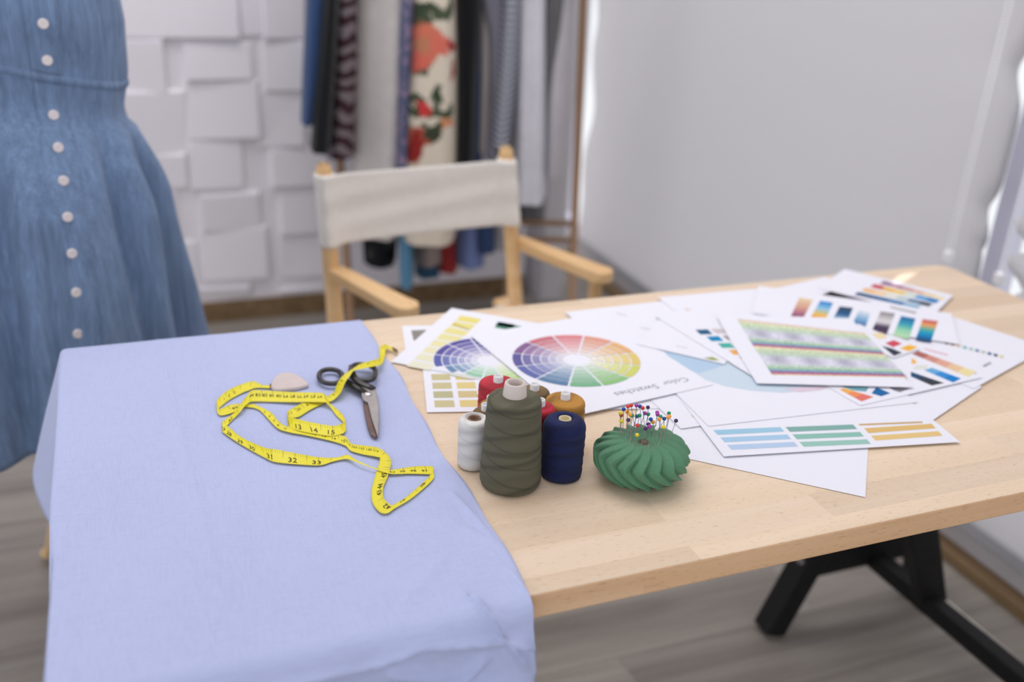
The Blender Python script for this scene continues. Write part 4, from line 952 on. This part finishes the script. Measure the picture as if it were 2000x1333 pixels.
b = MB(); b.grid([[dress_pt(t, z) for t in TH2] for z in np.linspace(1.055, 1.30, 34)], closed_v=True, flip=True); b.build('bodice', M_denim, dr_, smooth=True, solid=.002, solid_off=0)
b = MB(); b.grid([[dress_pt(t, z, o) for t in TH2] for z, o in ((1.048, -.002), (1.050, .003), (1.055, .0042), (1.060, .003), (1.063, -.002))], closed_v=True, flip=True); b.build('waist_seam', M_denim, dr_, smooth=True)
def hit(px, py):
    """first point of the dress met by a sight line"""
    d = ray(px, py); best = None
    for t in np.linspace(-PI, 0, 721):
        for z in (None,):
            # solve z on the sight line for this azimuth by bisection on y
            p = None
            c, s = math.cos(t), math.sin(t); k = (DY-.2)/d[1]
            for _ in range(6):
                z_ = CAM[2]+d[2]*k; q = dress_pt(t, z_); k = q[1]/d[1]
            e = abs(CAM[0]+d[0]*k-q[0])
            if best is None or e < best[0]: best = (e, t, q)
    return best[1], best[2]
btn = [(80, 28), (87, 95), (100, 204), (110, 275), (121, 347), (130, 424), (140, 499), (149, 578), (153, 660)]
M_btn = mat('pearl_button', (236, 226, 224), .25, spec=.6)
bth = []
for px, py in btn:
    t, q = hit(px, py); bth.append((q[2], t))
    e = np.array([math.cos(t), math.sin(t)*1.2, 0]); e /= np.linalg.norm(e); q = q+e*.0035
    up = np.array([0, 0, 1.]); sd_ = np.cross(up, e); b = MB(); rings = []
    for r, o in ((.0001, .0035), (.004, .0032), (.0062, .0038), (.0072, .003), (.0075, .001), (.007, -.002)):
        rings.append([q+e*o+sd_*r*math.cos(a)+up*r*math.sin(a) for a in np.linspace(0, 2*PI, 20, endpoint=False)])
    b.grid(rings, closed_v=True, flip=False); b.build('button', M_btn, dr_, smooth=True)
bth.sort(); bz = [p[0] for p in bth]; bt = [p[1] for p in bth]
for nm, z0, z1 in (('skirt_placket', .50, 1.047), ('bodice_placket', 1.064, 1.29)):
    P = []
    for z in np.linspace(z0, z1, 40):
        tc_ = np.interp(z, bz, bt); P.append([dress_pt(tc_+k, z, o) for k, o in ((-.13, .0003), (-.125, .003), (-.06, .0032), (0, .0032), (.06, .0032), (.125, .003), (.13, .0003))])
    b = MB(); b.grid(P, flip=True); b.build(nm, M_denim, dr_, smooth=True)
# the stand inside
df = thing('dress_form', 'tailor\'s dummy on a wooden pole stand, inside the denim dress', 'dress form', (DX, DY, 0))
b = MB(); b.grid([[(DX+rx*math.cos(t), DY+ry*math.sin(t), z) for t in np.linspace(0, 2*PI, 32, endpoint=False)] for z, rx, ry in ((.86, .04, .03), (.87, .12, .09), (.93, .135, .10), (1.015, .125, .085), (1.15, .14, .09), (1.28, .15, .09), (1.38, .13, .07), (1.41, .05, .045), (1.47, .045, .045), (1.475, .005, .005))], closed_v=True, flip=True); b.build('torso', fabric('linen_form', (206, 196, 180)), df, smooth=True)
b = MB(); b.tube([(DX, DY, .05), (DX, DY, .88)], .017, 14); b.build('pole', M_chair, df, smooth=True)
b = MB(); b.lathe((DX, DY, 0), [(.002, .20), (.03, .205), (.034, .23), (.03, .26), (.018, .27)], 24); b.build('hub', M_chair, df, smooth=True)
for a in (1.94, .1, 4.9):
    e = np.array([math.cos(a), math.sin(a), 0]); b = MB(); b.tube([np.array([DX, DY, .24])+e*.02, np.array([DX, DY, .19])+e*.10, np.array([DX, DY, .04])+e*.20, np.array([DX, DY, .012])+e*.24], [.014, .013, .012, .011], 10); b.build('leg', M_chair, df, smooth=True)
w0 = Y(104, 985, 1.55)

# ================================================================== CLOTHES RACK
rk = thing('clothes_rack', 'brown wooden clothes rack standing in the corner against the wall', 'clothes rack', (.93, 2.75, 0))
RZ = 1.52
pR0, pR1 = Y(1139, 20, 2.66), Y(1117, 560, 2.66)
pL0, pL1 = Y(665, 330, 2.80), Y(684, 612, 2.80)
def ext(a, c, z0, z1): d = c-a; return a+d*((z0-a[2])/d[2]), a+d*((z1-a[2])/d[2])
for a, c in ((pR0, pR1), (pL0, pL1)):
    lo, hi = ext(a, c, 0, RZ); b = MB(); b.tube([lo, hi], .0125, 12); b.build('post', M_rack, rk, smooth=True)
lo, hi = ext(pR0, pR1, 0, RZ); lo2 = np.array([lo[0]-.19, lo[1]+.10, 0]); b = MB(); b.tube([lo2, (lo2[0], lo2[1], .46)], .012, 12); b.build('post', M_rack, rk, smooth=True)
for py in (437, 470):
    b = MB(); b.tube([Y(1118, py, 2.66), Y(1012, py-3, lo2[1])], .009, 10); b.build('shelf_rail', M_rack, rk, smooth=True)
hl = ext(pL0, pL1, 0, RZ)[1]; b = MB(); b.tube([hl+(hl-hi)*.06, hi+(hi-hl)*.03], .0125, 12); b.build('hanging_rail', M_rack, rk, smooth=True)

# ---- garments: narrow folded cloth hanging edge-on
def garment(label, cat, m, rows, yf, depth=.30, folds=3, amp=.10, name='hanging_garment', top=True, seed=0):
    """rows: (py, left px, right px) from the top down; yf: distance of the front edge from the camera wall"""
    rs = np.random.RandomState(seed+5); pys = np.array([r[0] for r in rows], float)
    ys = np.linspace(pys[0], pys[-1], 26); rings = []
    mid_ = Y((rows[0][1]+rows[0][2])/2, rows[0][0], yf); dv = np.array([mid_[0], mid_[1]]); dv /= np.linalg.norm(dv); sd_ = np.array([dv[1], -dv[0]])
    def ring(c, half, z, k):
        pts = []; ph = rs_ph
        for a in np.linspace(0, 2*PI, 44, endpoint=False):
            ca, sa = math.cos(a), math.sin(a); f = 1+amp*k*(math.sin(folds*2*a+ph[0])+.6*math.sin(folds*3*a+ph[1]+z*2))*.6
            x = math.copysign(abs(ca)**.7, ca)*half*f; y = math.copysign(abs(sa)**.8, sa)*depth/2
            p = c[:2]+sd_*x+dv*(y+depth/2)+dv*amp*k*.05*math.sin(x/half*5+ph[2]); pts.append((p[0], p[1], z))
        return pts
    rs_ph = rs.rand(3)*6
    zt = None
    for py in ys:
        xl, xr = np.interp(py, pys, [r[1] for r in rows]), np.interp(py, pys, [r[2] for r in rows])
        L_, R_ = Y(xl, py, yf), Y(xr, py, yf); c = (L_+R_)/2
        rings.append(ring(c, max(.006, np.linalg.norm((R_-L_)[:2])/2), c[2], .4+.6*(py-ys[0])/(ys[-1]-ys[0]+1e-9)))
    z0 = rings[0][0][2]; c0 = np.array(rings[0]).mean(0); half0 = np.ptp(np.array(rings[0]) @ np.array([sd_[0], sd_[1], 0]))/2
    railp = hl+(hi-hl)*((c0[0]-hl[0])/(hi[0]-hl[0])); up = []
    for q in np.linspace(1, .1, 8):
        z = z0+(RZ-.09-z0)*q; cc_ = np.array([c0[0]-dv[0]*depth/2, c0[1]-dv[1]*depth/2])*(1-q)+(railp[:2]-dv*depth/2)*q
        sh = 1-.75*sm(.75, 1, q)
        rr_ = []
        for a in np.linspace(0, 2*PI, 44, endpoint=False):
            ca, sa = math.cos(a), math.sin(a); p = cc_+sd_*math.copysign(abs(ca)**.7, ca)*half0*(1-.5*q)+dv*(math.copysign(abs(sa)**.8, sa)*depth/2*sh+depth/2); rr_.append((p[0], p[1], z))
        up.append(rr_)
    rings = up+rings
    hem = np.array(rings[-1]).mean(0)
    t = thing(name, label, cat, hem, 'clothes on the rack')
    b = MB(); b.grid(rings, closed_v=True); b.build('cloth', m, t, smooth=True)
    b = MB(); tp_ = np.array([railp[0], railp[1], RZ-.09])
    b.tube([tp_-np.array([0, 0, .03]), tp_+np.array([0, 0, .05])]+[tp_+np.array([dv[0]*.028*math.sin(a)+0, dv[1]*.028*math.sin(a), .09+.0285*-math.cos(a)]) for a in np.linspace(-.2, 3.6, 9)], .002, 6); b.build('hanger_hook', M_steel, t, smooth=True)
    return t
def grad_mat(name, fn, c0, c1, rough=.85, extra=None):
    m, nt, bs = nodes(name); L = nt.links; bs.inputs['Roughness'].default_value = rough; bs.inputs['Specular IOR Level'].default_value = .12
    tc = N(nt, 'ShaderNodeTexCoord'); f = fn(nt, tc.outputs['Object']); mx = N(nt, 'ShaderNodeMix', data_type='RGBA'); mx.inputs[6].default_value = col4(c0); mx.inputs[7].default_value = col4(c1)
    L.new(f, mx.inputs[0]); L.new(mx.outputs[2], bs.inputs['Base Color']); return m
def stripes(nt, v, sc_=20, lo=.5, axis='Z', dist=.5):
    wv = N(nt, 'ShaderNodeTexWave', bands_direction=axis, i_Scale=sc_, i_Distortion=dist, i_Detail=1.0); nt.links.new(v, wv.inputs['Vector'])
    r = N(nt, 'ShaderNodeMapRange'); r.inputs['From Min'].default_value = lo-.15; r.inputs['From Max'].default_value = lo+.15; nt.links.new(wv.outputs['Fac'], r.inputs['Value']); return r.outputs[0]
def speck(nt, v, sc_=30, lo=.55):
    n = N(nt, 'ShaderNodeTexNoise', i_Scale=sc_, i_Detail=1.0); nt.links.new(v, n.inputs['Vector'])
    r = N(nt, 'ShaderNodeMapRange'); r.inputs['From Min'].default_value = lo-.06; r.inputs['From Max'].default_value = lo+.06; nt.links.new(n.outputs['Fac'], r.inputs['Value']); return r.outputs[0]
M_plaid = grad_mat('maroon_plaid', lambda nt, v: stripes(nt, v, 7, .5, 'Z', 9.0), (66, 44, 52), (128, 118, 122))
M_strip = grad_mat('grey_stripe', lambda nt, v: stripes(nt, v, 17, .62, 'Z', .2), (70, 72, 84), (206, 208, 220))
M_tinyfl = grad_mat('blue_small_flowers', lambda nt, v: speck(nt, v, 45, .56), (98, 104, 132), (160, 140, 168))
M_bplaid = grad_mat('black_plaid', lambda nt, v: speck(nt, v, 22, .62), (34, 34, 38), (70, 74, 68))
def floral_mat(center):
    """cream cloth printed with big coral flowers and dark green leaves at their own places"""
    m, nt, bs = nodes('cream_floral_print'); L = nt.links; bs.inputs['Roughness'].default_value = .85; bs.inputs['Specular IOR Level'].default_value = .12
    tc = N(nt, 'ShaderNodeTexCoord'); no = N(nt, 'ShaderNodeTexNoise', i_Scale=30.0, i_Detail=2.0); L.new(tc.outputs['Object'], no.inputs['Vector'])
    sp = N(nt, 'ShaderNodeVectorMath', operation='MULTIPLY_ADD'); sp.inputs[1].default_value = (.055, .0, .055); L.new(no.outputs['Color'], sp.inputs[0]); L.new(tc.outputs['Object'], sp.inputs[2])
    flat = N(nt, 'ShaderNodeVectorMath', operation='MULTIPLY'); flat.inputs[1].default_value = (1, 0, 1); L.new(sp.outputs[0], flat.inputs[0])
    prev = None; base = N(nt, 'ShaderNodeRGB'); base.outputs[0].default_value = col4((224, 212, 194)); prev = base.outputs[0]
    spots = [(832, 18, 24, 9, (66, 78, 60)), (862, 28, 22, 7, (80, 90, 70)), (818, 40, 20, 10, (70, 84, 66)), (880, 8, 10, 14, (76, 86, 66)),
             (826, 132, 12, 18, (72, 86, 66)), (818, 195, 14, 8, (80, 92, 72)), (853, 188, 10, 20, (62, 76, 56)), (806, 222, 20, 9, (74, 84, 64)), (856, 222, 30, 10, (82, 92, 70)), (880, 215, 12, 8, (70, 80, 64)), (848, 248, 22, 6, (78, 84, 66)),
             (828, 90, 30, 34, (216, 122, 98)), (858, 92, 18, 16, (222, 118, 100)), (822, 118, 14, 20, (222, 112, 96)), (828, 92, 13, 14, (196, 132, 100)), (886, 92, 12, 8, (170, 44, 52)), (890, 135, 8, 16, (160, 60, 56)), (828, 214, 9, 12, (206, 66, 66)), (872, 240, 14, 9, (220, 150, 110)),
             (812, 272, 26, 16, (176, 90, 70)), (814, 292, 14, 24, (150, 48, 44)), (800, 268, 12, 12, (206, 130, 100)), (845, 262, 14, 10, (66, 70, 56))]
    for px, py, rx, ry, c in spots:
        p = Y(px, py, 2.60)-np.array(center)
        sb = N(nt, 'ShaderNodeVectorMath', operation='SUBTRACT'); sb.inputs[1].default_value = (p[0]+.0275, 0, p[2]+.0275); L.new(flat.outputs[0], sb.inputs[0])
        mu = N(nt, 'ShaderNodeVectorMath', operation='MULTIPLY'); mu.inputs[1].default_value = (1/(rx*.00165), 0, 1/(ry*.00175)); L.new(sb.outputs[0], mu.inputs[0])
        ln = N(nt, 'ShaderNodeVectorMath', operation='LENGTH'); L.new(mu.outputs[0], ln.inputs[0])
        r = N(nt, 'ShaderNodeMapRange'); r.inputs['From Min'].default_value = 1.12; r.inputs['From Max'].default_value = .88; L.new(ln.outputs['Value'], r.inputs['Value'])
        mx = N(nt, 'ShaderNodeMix', data_type='RGBA'); L.new(r.outputs[0], mx.inputs[0]); L.new(prev, mx.inputs[6]); mx.inputs[7].default_value = col4(c); prev = mx.outputs[2]
    L.new(prev, bs.inputs['Base Color']); return m
F = lambda n, c: fabric(n, c, .06, 8, 500, melange=.08)
garment('mid blue denim shorts hanging first on the left of the rack', 'shorts', F('mid_denim', (50, 74, 116)), [(0, 597, 638), (150, 590, 628), (247, 587, 614)], 2.62, .22, seed=1)
garment('plain black skirt hanging right after the denim shorts', 'skirt', F('black_cotton', (24, 25, 28)), [(0, 634, 664), (150, 620, 656), (302, 605, 646)], 2.60, .24, seed=2)
garment('maroon and grey plaid dress hanging behind the black skirt', 'dress', M_plaid, [(0, 654, 700), (150, 648, 697), (314, 636, 693)], 2.64, .26, seed=3)
garment('pale grey beige trousers hanging in a wide panel left of the floral dress', 'trousers', F('pale_beige', (206, 200, 198)), [(0, 692, 806), (200, 690, 797), (400, 690, 786), (470, 700, 782)], 2.67, .26, 2, .2, seed=4)
garment('narrow blue dress with tiny flowers, beside the cream floral dress', 'dress', M_tinyfl, [(0, 776, 815), (200, 770, 806), (450, 766, 800)], 2.645, .22, seed=5)
garment('teal blue scarf whose end hangs lowest under the chair back', 'scarf', F('teal_cotton', (92, 144, 178)), [(100, 792, 815), (330, 786, 812), (480, 778, 808), (566, 782, 806)], 2.66, .16, seed=6)
gc = None
G7 = [(0, 803, 890), (130, 798, 894), (240, 789, 893), (400, 782, 890), (482, 786, 888)]
hem7 = Y(837, 482, 2.60)
g7 = garment('cream dress printed with large coral flowers and green leaves', 'dress', M_canvas, G7, 2.60, .26, 2, .12, seed=7)
g7.children[0].data.materials[0] = floral_mat(g7['_o'])
garment('lavender blue shirt hanging behind the floral dress, hem showing below the chair back', 'shirt', F('lavender_cotton', (120, 136, 186)), [(0, 882, 910), (250, 884, 915), (430, 888, 950), (527, 893, 946)], 2.72, .22, seed=8)
garment('black trousers hanging right beside the floral dress', 'trousers', F('black_twill', (20, 21, 25)), [(0, 886, 942), (200, 892, 930), (440, 890, 925)], 2.63, .24, seed=9)
garment('dark navy jeans hanging behind the black trousers', 'jeans', F('navy_denim', (46, 66, 104)), [(0, 922, 948), (120, 922, 944), (330, 918, 940), (430, 926, 966), (498, 930, 967)], 2.69, .22, seed=10)
garment('cream knitted top in the gap between the navy jeans and the grey cardigan', 'top', F('cream_knit', (186, 178, 176)), [(0, 934, 962), (150, 936, 960), (300, 932, 955)], 2.68, .22, seed=11)
g12 = garment('plain grey cardigan hanging left of the striped top', 'cardigan', F('grey_jersey', (128, 126, 138)), [(0, 934, 992), (40, 942, 990), (70, 952, 988), (200, 955, 985), (312, 945, 980)], 2.65, .22, seed=12)
garment('grey and white striped top hanging left of the white shirt', 'top', M_strip, [(0, 984, 1017), (130, 975, 1010), (290, 961, 994)], 2.60, .22, 2, .06, seed=13)
garment('long white shirt hanging right of the striped top', 'shirt', F('white_shirting', (222, 220, 228)), [(0, 1008, 1066), (200, 1003, 1064), (402, 1002, 1062)], 2.62, .24, 2, .16, seed=14)
garment('pale grey dress hanging last on the right by the rack post', 'dress', F('pale_grey_cotton', (204, 200, 206)), [(0, 1058, 1122), (200, 1060, 1112), (345, 1062, 1097)], 2.68, .24, 2, .16, seed=15)
garment('black plaid long skirt, dark hem low behind the left chair arm', 'skirt', M_bplaid, [(380, 704, 778), (440, 706, 778), (525, 713, 772)], 2.76, .18, seed=16)
garment('long beige skirt whose hem shows right of the teal scarf', 'skirt', F('beige_cotton', (168, 152, 146)), [(380, 808, 860), (522, 809, 860)], 2.74, .16, seed=18)
garment('dark teal dress, hem showing below the beige skirt', 'dress', F('dark_teal', (52, 88, 116)), [(380, 808, 862), (546, 811, 858)], 2.80, .14, seed=19)
garment('red skirt, hem showing between the teal and lavender hems', 'skirt', F('deep_red', (164, 54, 54)), [(380, 856, 894), (536, 858, 893)], 2.77, .14, seed=17)
garment('white printed blouse, hem low beside the right chair post', 'blouse', F('printed_white', (190, 186, 190)), [(380, 950, 1006), (490, 957, 1001)], 2.78, .14, seed=21)
garment('dark grey tunic showing only under the hem of the white shirt', 'tunic', F('dark_grey_jersey', (110, 110, 112)), [(380, 1010, 1062), (442, 1014, 1060)], 2.74, .16, seed=20)
for o in list(bpy.data.objects):
    if '_o' in o: del o['_o']
